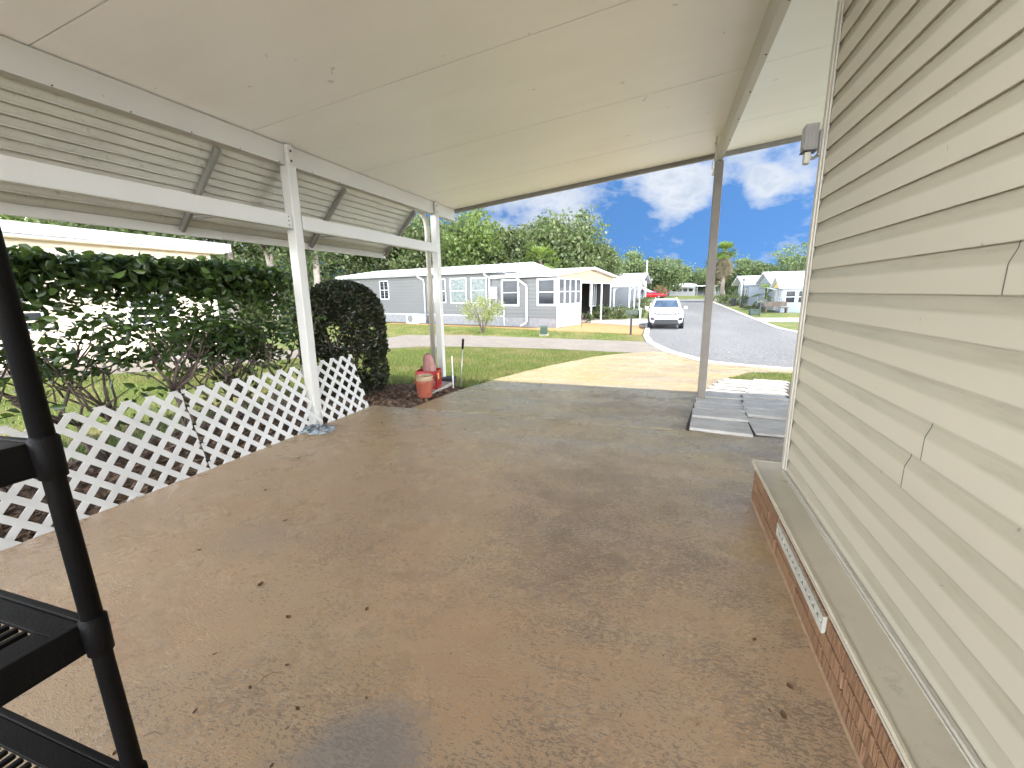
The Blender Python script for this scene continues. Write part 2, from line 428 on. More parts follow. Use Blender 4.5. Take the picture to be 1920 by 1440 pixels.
M['skirt'] = simple('block_skirt', (.22, .215, .215), .8, var=.15, nscale=4)
M['glass'] = simple('dark_window_glass', (.022, .025, .028), .08, var=.3, nscale=1.5, spec=.18)
M['screen'] = simple('dark_insect_screen', (.055, .058, .062), .6, var=.3, nscale=2)
def curtain():
    t = NT('curtained_glass'); v = t.pos()
    c = t.ramp(t.noise(t.pos((1, 1, 1)), 5.5, 6, .7, .8), [(.35, (.06, .074, .068)), (.6, (.18, .205, .19))])
    t.bsdf(c, .2, spec=.15); return t.m
M['curtain'] = curtain()
M['dark_in'] = simple('dark_interior', (.03, .028, .026), .8)
M['yellow_paint'] = simple('yellow_gable', (.62, .47, .17), .6)
M['green_metal'] = simple('green_cabinet', (.035, .06, .042), .6, var=.2, nscale=5)
M['ac_metal'] = simple('ac_metal', (.50, .50, .48), .5)
M['ac_dark'] = simple('ac_grille', (.13, .13, .125), .6)
M['black_metal'] = simple('black_metal', (.02, .02, .02), .5)
M['car_white'] = simple('white_car_paint', (.66, .66, .67), .18, var=.02); 
M['car_red'] = simple('red_car_paint', (.55, .018, .022), .2, var=.05)
M['tyre'] = simple('tyre_rubber', (.022, .022, .022), .85)
M['rim'] = simple('alloy_rim', (.50, .50, .50), .3, metal=.7)
M['car_glass'] = simple('car_glass', (.05, .07, .10), .05, var=.4, nscale=2)
M['car_black'] = simple('car_black_trim', (.02, .02, .022), .45)
M['lamp_glass'] = simple('headlamp_glass', (.32, .34, .35), .1)
M['lamp_white'] = simple('white_lamp_globe', (.80, .80, .76), .4)

# ================================================================== SETTING
def st(o): o['kind'] = 'structure'; return o
def stuff(o, label, cat): o['kind'] = 'stuff'; return tag(o, label, cat)
st(sheet('ground', [(-700, -60), (700, -60), (700, 800), (-700, 800)], -.04, M['lawn']))
SLAB1 = [(-3.5, -9.0), (6.5, -9.0), (6.5, 4.565), (-3.5, 4.565)]
st(sheet('carport_slab', SLAB1, 0, M['slab'], .12))
DRIVE = [(-2.95, 4.575), (.92, 4.575), (.95, 5.6), (1.1, 7.1), (1.35, 10.0), (1.95, 11.35), (3.2, 11.75), (3.2, 12.3), (1.3, 13.4), (.5, 15.3), (-.02, 16.35), (-.6, 15.9), (-1.05, 15.38),
         (-1.55, 14.75), (-2.1, 13.8), (-2.5, 12.1), (-2.8, 10.4), (-2.9, 9.2), (-2.95, 7.6)]
st(sheet('driveway', DRIVE, .002, M['slab'], .12))
PAVING = [(-.55, 15.95), (-.95, 15.5), (-3.64, 15.95), (-5.5, 16.0), (-7.6, 15.87), (-9.3, 15.3), (-10.4, 13.9), (-10.5, 11.5), (-9.9, 8.6), (-9.5, 6.0), (-10.4, 4.9), (-13.0, 4.0), (-13.0, 20),
          (-10.0, 20.6), (-5.9, 20.1), (-.75, 19.4), (-.5, 18.6), (.1, 16.3)]
st(sheet('paved_driveway', PAVING, .004, M['paving'], .08))
KERB_IN = [(-1.9, 72), (-1.05, 40), (-.75, 26.1), (-.66, 22.0), (-.37, 19.2), (.33, 16.46), (1.39, 13.6), (2.95, 12.6), (6, 12.2), (14, 12.0), (40, 12)]
KERB_OUT = [(40, 11.7), (14, 11.7), (6, 11.85), (2.75, 12.2), (1.15, 13.25), (.02, 16.2), (-.62, 19.1), (-.9, 22.0), (-1.0, 26.1), (-1.3, 40), (-2.15, 72)]
st(sheet('kerb', KERB_IN + KERB_OUT, .028, M['kerb'], .07))
ROAD = KERB_IN[::-1] + [(-2.0, 74), (-14, 76), (-14, 84), (30, 84), (30, 77), (7.2, 75), (6.4, 68.6), (6.12, 44.2), (6.0, 28.0), (6.6, 23.5), (9, 19.6), (14, 18.2), (40, 18)]
ROAD = [KERB_IN[-1]] + KERB_IN[-2::-1] + [(-2.0, 74), (-14, 76), (-14, 84), (30, 84), (30, 77), (7.2, 75), (6.4, 68.6), (6.12, 44.2), (6.0, 28.0), (6.6, 23.5), (9, 19.6), (14, 18.2), (40, 18)]
st(sheet('road', ROAD, -.012, M['asphalt']))
RK = [(7.2, 75), (6.4, 68.6), (6.12, 44.2), (6.0, 28.0), (6.6, 23.5), (9, 19.6), (14, 18.2), (40, 18)]
st(sheet('kerb', RK + [(x + (.26 if y > 24 else .15), y + (.0 if y > 24 else .22)) for x, y in RK[::-1]], .02, M['kerb'], .06))
st(sheet('concrete_driveway', [(-6.1, 35.0), (-1.2, 34.9), (-1.02, 28.4), (-5.3, 31.0), (-7.5, 31.2), (-8.0, 35.0)], .004, M['concrete'], .06))
st(sheet('concrete_driveway', [(6.4, 33.4), (16, 33.4), (16, 37.5), (6.4, 36.6)], .004, M['concrete'], .06))
st(sheet('concrete_driveway', [(6.5, 61), (12, 61), (12, 64), (6.5, 64)], .004, M['concrete'], .06))
st(sheet('concrete_driveway', [(-9, 45.5), (-1.35, 46), (-1.4, 50), (-9, 50)], .004, M['concrete'], .06))
stuff(sheet('mulch', [(-3.5, .2), (-3.5, 4.57), (-2.96, 4.58), (-2.96, 6.1), (-3.05, 6.35), (-3.9, 6.5), (-4.9, 5.9), (-5.0, 4.4), (-4.9, .2)], -.022, M['mulch'], .02),
      'dark brown bark mulch along the carport slab under the hedge and lattice', 'mulch')
stuff(sheet('mulch', [(-6.0, 26.3), (-5.35, 31.0), (-1.1, 28.3), (-1.02, 22.6), (-2.0, 23.2), (-5.7, 24.2), (-9.9, 25.8), (-20, 28.4), (-20, 29.4), (-10, 26.7)], -.015, M['orange_mulch'], .02),
      'orange bark mulch bed beside the grey house across the paved drive', 'mulch')
st(sheet('step_bed', [(.27, 4.58), (2.4, 4.58), (2.4, 9.6), (1.25, 9.6), (.86, 8.0), (.45, 6.2), (.30, 4.9)], .006, M['dark_soil']))

# mulch chips as real slivers
def slivers(n, poly, z, smin, smax, m, name, tilt=.5):
    xs = np.array([p[0] for p in poly]); ys = np.array([p[1] for p in poly])
    P = []
    while len(P) < n:
        x = rng.uniform(xs.min(), xs.max(), n); y = rng.uniform(ys.min(), ys.max(), n)
        k = inside(poly, x, y); P += list(zip(x[k], y[k]))
    P = np.array(P[:n]); c = np.column_stack([P, gv(P[:, 1]) + z + rng.uniform(0, .02, n)])
    a = rng.uniform(0, 6.28, n); L = rng.uniform(smin, smax, n); w = L * rng.uniform(.2, .5, n)
    d = np.column_stack([np.cos(a), np.sin(a), rng.uniform(-tilt, tilt, n)]) * L[:, None] / 2
    s = np.column_stack([-np.sin(a), np.cos(a), rng.uniform(-tilt, tilt, n)]) * w[:, None] / 2
    V = np.stack([c - d - s, c + d - s * .6, c + d * .9 + s, c - d * .8 + s * .7], 1).reshape(-1, 3)
    return np_mesh(name, V, np.arange(4 * n).reshape(n, 4), m)
stuff(slivers(11000, [(-3.5, .2), (-3.5, 4.57), (-2.97, 4.58), (-2.97, 6.1), (-3.05, 6.3), (-3.9, 6.4), (-4.8, 5.8), (-4.9, .2)], -.02, .025, .09, M['chip'], 'mulch_chips'),
      'loose brown bark chips on the bed by the terracotta pot', 'mulch')

# ---- grass blades
def blades(name, poly, holes, dens, h, w, label):
    xs = np.array([p[0] for p in poly]); ys = np.array([p[1] for p in poly])
    n = int((xs.max() - xs.min()) * (ys.max() - ys.min()) * dens)
    x = rng.uniform(xs.min(), xs.max(), n); y = rng.uniform(ys.min(), ys.max(), n)
    k = inside(poly, x, y)
    for q in holes: k &= ~inside(q, x, y)
    x, y = x[k], y[k]; n = len(x)
    a = rng.uniform(0, 6.28, n); hh = h * rng.uniform(.5, 1.25, n)
    c = np.column_stack([x, y, gv(y) - .045])
    s = np.column_stack([np.cos(a), np.sin(a), np.zeros(n)]) * w / 2
    ln = np.column_stack([rng.normal(0, .45, n), rng.normal(0, .45, n), np.ones(n)]) * hh[:, None]
    V = np.stack([c - s, c + s, c + ln], 1).reshape(-1, 3)
    return stuff(np_mesh(name, V, np.arange(3 * n).reshape(n, 3), M['grass']), label, 'grass')
MUL = [(-3.5, -1), (-3.5, 4.6), (-2.9, 4.6), (-2.9, 6.15), (-3.05, 6.3), (-3.9, 6.45), (-4.85, 5.9), (-4.9, -1)]
blades('grass', [(-2.7, 4.6), (-2.0, 13.6), (-.9, 15.4), (-.95, 16.0), (-10, 16.0), (-10.2, 5)], [MUL, DRIVE, PAVING], 1300, .075, .015, 'sunlit lawn between the carport driveway and the paved drive')
blades('grass', [(-4.6, 0), (-4.6, 5), (-11, 5), (-11, 0)], [MUL, PAVING], 900, .06, .011, 'sunlit grass behind the hedge seen through the lattice')
blades('grass', [(-1, 19.3), (-1.0, 23.2), (-5.7, 24.4), (-10, 25.9), (-22, 28.6), (-22, 19)], [PAVING], 300, .08, .02, 'lawn strip in front of the grey house across the paved drive')
blades('grass', [(1.33, 10.0), (1.15, 9.4), (2.6, 8.6), (5, 8.6), (5, 11.7), (2.4, 11.6), (1.95, 11.3)], [], 1200, .06, .012, 'small wedge of grass between the stepping pavers and the kerb')

# ================================================================== CARPORT
ROOFS = .11
def rz(x): return 2.86 + ROOFS * (x + 3.6)
carport = thing('carport', 'white aluminium carport roof on slim posts over the tan slab, louvred awning at its side', 'carport', (-3.6, 3.67, 0))
CI = Matrix.Translation((3.6, -3.67, 0))
def cp(mb, name, m, parent=None, **kw):
    return mb.build(name, m, parent or carport, M=CI, **kw)
XR = 6.4; YF = 7.36
JO = [-1.12, .35, 1.82, 3.30, 4.77, 6.23, YF]
for a, b in zip(JO[:-1], JO[1:]):
    mb = MB(); e = .004
    mb.prism([(-3.66, rz(-3.66)), (XR, rz(XR)), (XR, rz(XR) + .03), (-3.66, rz(-3.66) + .03)], 'y', a + e, b - e)
    cp(mb, 'roof_panel', M['ceiling'])
cp(MB().prism([(-3.67, rz(-3.67) + .031), (XR, rz(XR) + .031), (XR, rz(XR) + .10), (-3.67, rz(-3.67) + .10)], 'y', -1.12, YF), 'roof_deck', M['seam'])
# side beam with lip
mb = MB(); mb.box(-3.675, -3.6, -1.12, YF, 2.68, 2.852); sb = cp(mb, 'side_beam', M['white_alu'], bevel=.004)
mb = MB(); mb.box(-3.68, -3.588, -1.12, YF - .02, 2.662, 2.679)
cp(mb, 'beam_lip', M['white_alu'], sb)
mb = MB()
for y in np.arange(.2, 7.2, .42):
    cp(MB().lathe((-3.5885, y, 2.670), [(.0001, .004), (.005, .003), (.006, 0)], 8, 'x'), 'screw', M['bolt'], sb)
# gutter strip behind the beam and outer fascia
cp(MB().box(-3.80, -3.69, -1.12, YF, 2.80, 2.90), 'side_gutter', M['white_alu'])
# front fascia
mb = MB(); mb.prism([(-3.67, rz(-3.67) - .055), (XR, rz(XR) - .055), (XR, rz(XR) + .12), (-3.67, rz(-3.67) + .12)], 'y', YF + .002, YF + .07)
ff = cp(mb, 'front_fascia', M['grey_alu'])
mb = MB()
for x in np.arange(-3.2, 3, .9):
    cp(MB().box(x, x + .05, YF - .006, YF + .001, rz(x) - .05, rz(x) - .004), 'fascia_clip', M['grey_alu'], ff)
# centre beam
BX = .53
mb = MB(); mb.box(BX + .028, BX + .05, -1.12, YF - .02, 3.035, rz(BX) + .006)
cb = cp(mb, 'centre_beam', M['white_alu'], bevel=.003)
cp(MB().box(BX + .004, BX + .060, -1.12, YF - .03, 3.018, 3.034), 'beam_flange', M['white_alu'], cb)
mb = MB()
for y in np.arange(2.0, 7.3, .62):
    cp(MB().lathe((BX + .045, y, 3.0165), [(.0001, -.003), (.007, -.002), (.008, .003)], 8), 'screw', M['bolt'], cb)
# posts
def post(x, y, z0, notch, top, s=.052):
    mb = MB(); mb.box(x - s, x + s, y - s, y + s, z0, notch)
    p = cp(mb, 'post', M['white_alu'], bevel=.006)
    return p
for y, z0 in ((3.67, -.03), (6.62, -.07)):
    p = post(-3.6, y, z0, 2.655, 2.84)
    cp(MB().box(-3.596, -3.55, y - .034, y + .034, 2.656, 2.85), 'post_tongue', M['white_alu'], p, bevel=.003)
    for z in (2.70, 2.79):
        cp(MB().lathe((-3.55, y, z), [(.0001, .006), (.011, .005), (.013, -.002)], 10, 'x'), 'bolt', M['bolt'], p)
p = post(BX + .03, 6.56, -.10, 3.016, 3.2, .05); p.data.materials[0] = M['post_shade']
cp(MB().box(BX - .034, BX - .014, 6.50, 6.56, 3.02, 3.30), 'post_tongue', M['white_alu'], p, bevel=.003)
for z in (3.10, 3.22):
    cp(MB().lathe((BX - .034, 6.53, z), [(.0001, -.006), (.011, -.005), (.013, .002)], 10, 'x'), 'bolt', M['bolt'], p)
cp(MB().tube([(BX - .03, 6.50, 3.04), (BX - .06, 6.46, 2.98), (BX - .055, 6.46, 2.90), (BX - .03, 6.49, 2.93)], .008, 6), 'cable_clip', M['white_alu'], p)
# side rail
for a, b in ((-1.12, 3.612), (3.728, 6.64)):
    x1 = -3.565 if a < 0 else -3.562
    q = cp(MB().box(x1 - .05, x1 - (.0 if a < 0 else -.018), a, b if a < 0 else 6.66, 2.065, 2.198) if a < 0 else MB().box(-3.60, -3.545, a, 6.566, 2.065, 2.198), 'side_rail', M['white_alu'], bevel=.004)
    cp(MB().box(-3.615, -3.548, a, (b if a < 0 else 6.56), 2.058, 2.0635), 'rail_lip', M['white_alu'], q)
    if a < 0:
        mb = MB()
        for z in (2.09, 2.13, 2.17): cp(MB().lathe((x1, 3.57, z), [(.0001, .005), (.006, .004), (.007, -.001)], 8, 'x'), 'screw', M['bolt'], q)
# louvred awning
mb = MB(); NS = 11
AX0, AZ0, AX1, AZ1 = -3.685, 2.665, -4.27, 2.05
yE = 6.16
for i in range(NS):
    t0 = i / NS; x = AX0 + (AX1 - AX0) * (t0 + .5 / NS); z = AZ0 + (AZ1 - AZ0) * (t0 + .5 / NS)
    # each slat: shallow open S, lower outer lip tucked over the next
    prof = [(-.040, .020), (-.026, .030), (-.012, .022), (.008, .002), (.026, -.014), (.040, -.018), (.043, -.010)]
    prof = [(-px * 1.06, pz * 1.45) for px, pz in prof]
    y0, yn = -1.12, 36
    ys = np.linspace(y0, yE, yn); bow = rng.normal(0, .0016, yn)
    vs = []
    for yy, bb in zip(ys, bow):
        for j, (px, pz) in enumerate(prof): vs.append((x + px, yy, z + pz + bb * (1 if j > 3 else .4)))
    k = len(prof)
    fs = [(r_ * k + c_, r_ * k + c_ + 1, (r_ + 1) * k + c_ + 1, (r_ + 1) * k + c_) for r_ in range(yn - 1) for c_ in range(k - 1)]
    mb.add(vs, fs)
aw = cp(mb, 'louvred_awning', M['slat'], smooth=True, fix=False)
sol = aw.modifiers.new('thick', 'SOLIDIFY'); sol.thickness = .0025
for y in (-.2, 1.42, 3.0, 4.58, 6.15):
    mb = MB(); mb.bar((-3.672, y, 2.64), (-4.27, y, 2.005), .032, .05, (0, 0, 1)); cp(mb, 'rib', M['rib'], aw, bevel=.003)
    if y in (3.0, 4.58): cp(MB().bar((-4.12, y + .02, 2.12), (-3.63, y + .42, 2.17), .02, .02), 'brace', M['rib'], aw)
for a, b in ((-1.12, 1.6), (1.604, 3.42), (3.424, 6.20)):
    cp(MB().box(-4.322, -4.292, a, b, 1.972, 2.062), 'edge_board', M['white_alu'], aw, bevel=.003)
# downspout behind the far post
pts = [(-3.76, 6.20, 2.74), (-3.77, 6.40, 2.72), (-3.775, 6.55, 2.68), (-3.78, 6.64, 2.58), (-3.78, 6.67, 2.45), (-3.78, 6.67, 2.3), (-3.78, 6.67, .05)]
dsx = cp(MB().tube(pts, .042, 12), 'downspout', M['trim'], smooth=True)

# ================================================================== OUR HOME
home = thing('mobile_home', 'cream vinyl sided home beside the carport with brick skirt and stained ledge', 'house', (.77, 3.03, 0))
HI = Matrix.Translation((-.77, -3.03, 0))
def hp(mb, name, m, parent=None, **kw): return mb.build(name, m, parent or home, M=HI, **kw)
WX, WY, YB = .80, 3.03, -2.9
PITCH = .127; Z0 = .365 - .127
def course_prof(z, e=0):       # (outward, height) Dutch-lap: flat face then a shoulder sloping in under the next course
    return [(.0155 + e, z - .002), (.0165 + e, z + .003), (.0165 + e, z + .072), (.0150 + e, z + .078), (.0045 + e, z + .108), (.0025 + e, z + .1265)]
def strip(mb, prof, ya, yb, n):
    ys = np.linspace(ya, yb, n); vs = []; k = len(prof)
    for y in ys:
        for o_, z in prof: vs.append((WX - o_ , y, z))
    mb.add(vs, [(a * k + c, a * k + c + 1, (a + 1) * k + c + 1, (a + 1) * k + c) for a in range(n - 1) for c in range(k - 1)])
mb = MB(); lapm = MB()
ztop = 3.42; ncs = int((ztop - Z0) / PITCH)
joins = {9: 1.42, 10: 1.42, 5: 1.62, 4: 1.70, 18: .4, 19: .4}
for i in range(ncs):
    z = Z0 + i * PITCH
    strip(mb, course_prof(z), YB, WY - .012, 12)
    mb.add([(WX - .0025, YB, z + .1265), (WX - .0155, YB, z + .125), (WX - .0155, WY - .012, z + .125), (WX - .0025, WY - .012, z + .1265)], [(0, 1, 2, 3)])
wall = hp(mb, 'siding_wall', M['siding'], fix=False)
mb = MB()
for i in (4, 5, 9):
    pr_ = course_prof(Z0 + i * PITCH, .0028)
    yj = joins[i]; k = len(pr_)
    strip(mb, pr_, YB, yj, 3)
    n0 = len(mb.v); mb.add([(WX - o_, yj, z) for o_, z in pr_] + [(WX - o_ + .003, yj, z) for o_, z in pr_], [(c, c + 1, c + 1 + k, c + k) for c in range(k - 1)])
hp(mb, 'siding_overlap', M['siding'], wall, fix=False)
mb = MB()
for i in (4, 5, 9):
    pr_ = course_prof(Z0 + i * PITCH, .0016); yj = joins[i]; k = len(pr_)
    hp(MB().add([(WX - o_, yj + d, z) for d in (.0005, .0075) for o_, z in pr_], [(c, c + 1, c + 1 + k, c + k) for c in range(k - 1)]), 'lap_gap', M['seam'], wall, fix=False)
hp(MB().box(WX, 6.0, YB, WY - .02, .1, 3.3), 'wall_core', M['trim'])
ct = hp(MB().box(WX - .032, WX + .05, WY - .012, WY + .03, .268, 3.36).box(WX - .026, WX - .018, WY - .045, WY - .0125, .268, 3.36), 'corner_trim', M['trim'], bevel=.003)
# front (street) wall siding
mb = MB()
for i in range(ncs):
    z = Z0 + i * PITCH
    vs = []
    for x in (WX + .052, 6.0):
        for o_, zz in course_prof(z): vs.append((x, WY - .02 + o_, zz))
    k = 6; mb.add(vs, [(c, c + 1, c + 1 + k, c + k) for c in range(k - 1)])
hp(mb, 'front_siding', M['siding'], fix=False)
# ledge (water table) with a lip, mitred round the corner
mb = MB(); mb.box(.635, WX - .018, YB, WY + .14, .236, .262).box(.626, .6345, YB, WY + .15, .244, .266).box(.635, 6.0, WY + .141, WY + .15, .244, .264).box(WX - .0175, 6.0, WY + .031, WY + .14, .236, .2615)
ledge = hp(mb, 'ledge', M['ledge'])
hp(MB().box(.6235, .6257, YB, WY + .153, .239, .250), 'ledge_drip', M['trim'], ledge)
hp(MB().prism([(.625, 0), (.641, 0), (.641, .008), (.633, .008)], 'y', YB, WY + .1), 'mortar_fillet', M['mortar'])
hp(MB().box(WX - .034, WX - .0178, YB, WY - .013, .262, .281).box(WX - .040, WX - .0345, YB, WY - .013, .262, .270), 'starter_trim', M['trim'], bevel=.002)
# brick skirt: 3 courses of long scored bricks
mb = MB()
for r in range(3):
    y = YB - (.19 if r % 2 else 0)
    z = .004 + r * .070
    while y < WY + .09:
        y1 = min(y + .375, WY + .10); w = rng.normal(0, .0022)
        mb.box(.632 + w, .70, max(y, YB) + .004, y1 - .004, z + .003, z + .067); y += .383
brick_o = hp(mb, 'brick_skirt', M['brick'], bevel=.004)
hp(MB().box(.640, .9, YB, WY + .092, 0, .235).box(.9, 6.0, WY - .1, WY + .092, 0, .235), 'mortar_bed', M['mortar'], brick_o)
# vent
mb = MB(); va, vb = 1.70, 2.42; vz0, vz1 = .135, .205; vx = .628
mb.box(vx - .007, vx + .006, va, vb, vz0, vz0 + .012).box(vx - .007, vx + .006, va, vb, vz1 - .012, vz1)
mb.box(vx - .007, vx + .006, va, va + .012, vz0 + .012, vz1 - .012).box(vx - .007, vx + .006, vb - .012, vb, vz0 + .012, vz1 - .012)
mb.box(vx - .006, vx + .004, va + .012, vb - .012, vz0 + .012, vz0 + .026).box(vx - .006, vx + .004, va + .012, vb - .012, vz1 - .026, vz1 - .012)
for y in np.arange(va + .03, vb - .03, .05): mb.box(vx - .005, vx + .003, y, y + .022, vz0 + .0265, vz1 - .0265)
vent = hp(mb, 'skirt_vent', M['vent_white'])
hp(MB().box(vx + .0005, vx + .0075, va + .012, vb - .012, vz0 + .012, vz1 - .012), 'vent_recess', M['dark_in'], vent)
# eave: home's own roof
hp(MB().box(WX + .1, 6.0, YB + .1, WY - .1, 3.30, 3.34), 'wall_top', M['trim'])

# wall light on the corner trim
wl = thing('wall_light', 'grey ribbed floodlight mounted high on the corner trim of the cream home', 'light', (.765, 3.06, 2.2))
def wp(mb, name, m, **kw): return mb.build(name, m, wl, **kw)
mb = MB(); mb.box(-.070, -.006, .01, .085, -.03, .105)
for i in range(5): mb.box(-.074, -.0705, .013 + i * .015, .020 + i * .015, -.02, .095)
for i in range(3): mb.box(-.064 + i * .02, -.056 + i * .02, .005, .0095, -.02, .095)
wp(mb, 'housing', M['grey_alu'], bevel=.006)
wp(MB().box(-.060, -.028, .02, .07, -.10, -.037), 'sensor_head', M['trim'], bevel=.008)
wp(MB().box(-.074, -.002, .004, .09, -.036, -.0305), 'lower_rim', M['black_metal'])
wp(MB().tube([(-.04, .05, -.07), (-.012, .03, -.072), (.002, -.004, -.06)], .009, 8).box(-.006, .002, -.028, .012, -.075, .06), 'bracket', M['grey_alu'])

# ================================================================== BLACK SHELF UNIT
shelf = thing('shelf_unit', 'black resin shelving unit with slotted shelves at the near left corner of the slab', 'shelf', (-1.25, .1, 0))
SI = Matrix.Translation((1.25, -.1, 0))
def sp(mb, name, m, parent=None, **kw): return mb.build(name, m, parent or shelf, M=SI, **kw)
PX = [(-.838, .347), (-1.66, .347), (-.838, -.10), (-1.66, -.10)]
for x, y in PX:
    prof = []
    zs = [0, .28, .58, .88, 1.18, 1.75]
    for a, b in zip(zs[:-1], zs[1:]):
        prof += [(.0140, a), (.0132, b - .03), (.0132, b - .0005)]
    o = sp(MB().lathe((x, y, 0), [(.0001, 0)] + prof + [(.0001, 1.75)], 20), 'post', M['black_plastic'], smooth=True)
for z in (.28, .58, .88, 1.18):
    x0, x1, y0, y1 = -1.66, -.845, -.10, .352; mb = MB()
    t = .012; d = .052
    mb.box(x0, x1, y1 - t, y1, z - d, z).box(x0, x1, y0, y0 + t, z - d, z).box(x1 - t, x1, y0 + t, y1 - t, z - d, z).box(x0, x0 + t, y0 + t, y1 - t, z - d, z)
    mb.box(x0 + t, x1 - t, y1 - t - .035, y1 - t, z - .010, z - .003).box(x1 - t - .05, x1 - t, y0 + t, y1 - t - .035, z - .010, z - .003).box(x0 + t, x1 - t - .05, y0 + t, y0 + t + .035, z - .010, z - .003).box(x0 + t, x0 + .06, y0 + t + .035, y1 - t - .035, z - .010, z - .003)
    for x in np.arange(x0 + .065, x1 - .07, .0255): mb.box(x, x + .012, y0 + .048, y1 - .048, z - .012, z - .004)
    for y in np.arange(y0 + .12, y1 - .08, .11): mb.box(x0 + .061, x1 - .063, y, y + .010, z - .022, z - .0125)
    s_ = sp(mb, 'shelf_board', M['black_plastic'], bevel=.002)
    for x, y in PX:
        sp(MB().lathe((x, y, 0), [(.0143, z - .058), (.0168, z - .056), (.0178, z + .004), (.0143, z + .008)], 32), 'corner_socket', M['black_plastic'], s_, smooth=True)
shelf.rotation_euler = (0, -R(2.6), 0); shelf.location.x += .043

# ================================================================== LATTICE PANELS
def clip2(poly, x0, x1, y0, y1):
    for f in (lambda p: p[0] - x0, lambda p: x1 - p[0], lambda p: p[1] - y0, lambda p: y1 - p[1]):
        if len(poly) < 3: return []
        poly = clip(poly, f)
    return poly
def lattice(label, ya, yb, H, base, lean, ph=0, yaw=0, pitch=.163, slat=.042):
    """panel stands on the slab edge from y=ya to yb, leaning outwards"""
    L = yb - ya
    t = thing('lattice_panel', label, 'lattice', base, 0, 'white lattice panels along the slab edge')
    mb = MB(); w = slat / 2 * math.sqrt(2); nz = H - .011
    for fam, dep in ((1, 0), (-1, .0035)):
        for k in range(-12, int((L + 2) / pitch) + 12):
            s0 = k * pitch + ph
            # strip centre line: s = s0 + fam*(z - nz)
            zz = (-.6, H + .6)
            q = [(s0 + fam * (zz[0] - nz) - w, zz[0]), (s0 + fam * (zz[0] - nz) + w, zz[0]), (s0 + fam * (zz[1] - nz) + w, zz[1]), (s0 + fam * (zz[1] - nz) - w, zz[1])]
            q = clip2(q, 0, L, 0, H)
            if len(q) >= 3:
                mb.prism(q, 'x', dep, dep + .006)
    mb2 = MB()
    sl = mb.build('lattice_sheet', M['lattice'], t)
    tilt = Matrix.Rotation(yaw, 4, 'Z') @ Matrix.Rotation(-math.atan(lean), 4, 'Y')
    sl.data.transform(tilt)
    # a thin cut edge trim at the ends
    return t, tilt
t1, tl = lattice('white lattice panel at the near left, its foot beside the black shelf unit', .3, 2.37, .70, (-3.50, .3, -.01), .30, .06)
t2, tl = lattice('white lattice panel tied to its neighbour with black cable ties, ending at the left post', 2.38, 3.66, .70, (-3.50, 2.38, -.01), .30, .0)
for z in (.08, .24, .40, .56, .66):
    mb = MB()
    for q in range(3):
        s = .012 * (q - 1)
        mb.tube([(.004 , -.018, z + s), (.012, -.004, z + s * .3), (.012, .006, z - s * .3), (.004, .02, z - s)], .0028, 5)
    o = mb.build('cable_tie', M['black_plastic'], t2); o.data.transform(tl)
t3, tl = lattice('short white lattice panel beyond the left post, nearest the clipped round bush', 3.70, 4.47, .71, (-3.505, 3.70, -.01), .30, .10)

# rag at foot of the post
n = 46; u = np.linspace(-1, 1, n); X, Y = np.meshgrid(u, u)
hgt = .022 + .028 * np.abs(np.sin(5.3 * X + 2.1 * np.sin(2.6 * Y))) * np.exp(-1.1 * (X ** 2 + Y ** 2)) + .014 * np.abs(np.sin(7 * Y + 3 * X)) + .03 * np.exp(-6 * ((X + .3) ** 2 + (Y - .2) ** 2))
edge = np.clip(1.15 - np.maximum(np.abs(X), np.abs(Y)) ** 8, .1, 1)
hgt = hgt * edge * .8
Xr = X * .17 + .02 * np.sin(6 * Y); Yr = Y * .12 * (1 + .25 * np.sin(3.1 * X + 1)) + .015 * np.sin(9 * X)
V = np.column_stack([Xr.ravel(), Yr.ravel(), hgt.ravel()])
F = np.array([(i * n + j, i * n + j + 1, (i + 1) * n + j + 1, (i + 1) * n + j) for i in range(n - 1) for j in range(n - 1)])
o = np_mesh('rag', V, F, M['rag'], smooth=True); o.location = (-3.40, 3.47, .002); o.rotation_euler = (0, 0, .35)
tag(o, 'crumpled blue and black patterned rag at the foot of the left post', 'rag')

# ================================================================== ITEMS BY THE FAR POST
blk = MB().box(-.16, .16, -.13, .13, -.10, .09).build('concrete_block', M['dark_block'], bevel=.012); blk.location = (-3.52, 6.60, -.10)
blk.data.transform(Matrix.Rotation(.25, 4, 'Z')); tag(blk, 'dark block under the foot of the far carport post', 'block')
pl = MB().box(-.13, .13, -.42, .42, 0, .055).build('board', M['plank'], bevel=.006); pl.location = (-3.36, 5.92, -.085); pl.rotation_euler = (0, 0, .10)
tag(pl, 'pale weathered board lying under the red crate', 'board')
# milk crate
cr = thing('milk_crate', 'red plastic milk crate on a board beside the far post', 'crate', (-3.42, 5.86, -.03), .28)
S_, Hc = .165, .28
mb = MB(); th = .009
for sx in (-1, 1):
    for ax in (0, 1):
        def bx(a0, a1, z0, z1, out=0):
            c0, c1 = sorted((sx * S_, sx * (S_ - th)))
            if ax == 0: mb.box(c0, c1, a0, a1, z0, z1)
            else: mb.box(a0, a1, c0, c1, z0, z1)
        lim = S_ if ax == 0 else S_ - th - .0005
        bx(-lim, lim, Hc - .055, Hc); bx(-lim, lim, 0, .022); bx(-lim, lim, .132, .15)
        for i in range(8):
            a = -lim + (2 * lim - .016) * i / 7
            bx(a, a + .016, .022, .132); bx(a, a + .016, .15, Hc - .055) if i in (0, 1, 6, 7) or ax == 0 else None
mb.box(-S_ + th, S_ - th, -S_ + th, S_ - th, .004, .012)
mb.build('crate_body', M['red_crate'], cr, bevel=.002)
MB().box(S_ + .0005, S_ + .003, -.10, -.02, .15, .235).build('crate_label', M['yellow_tag'], cr)
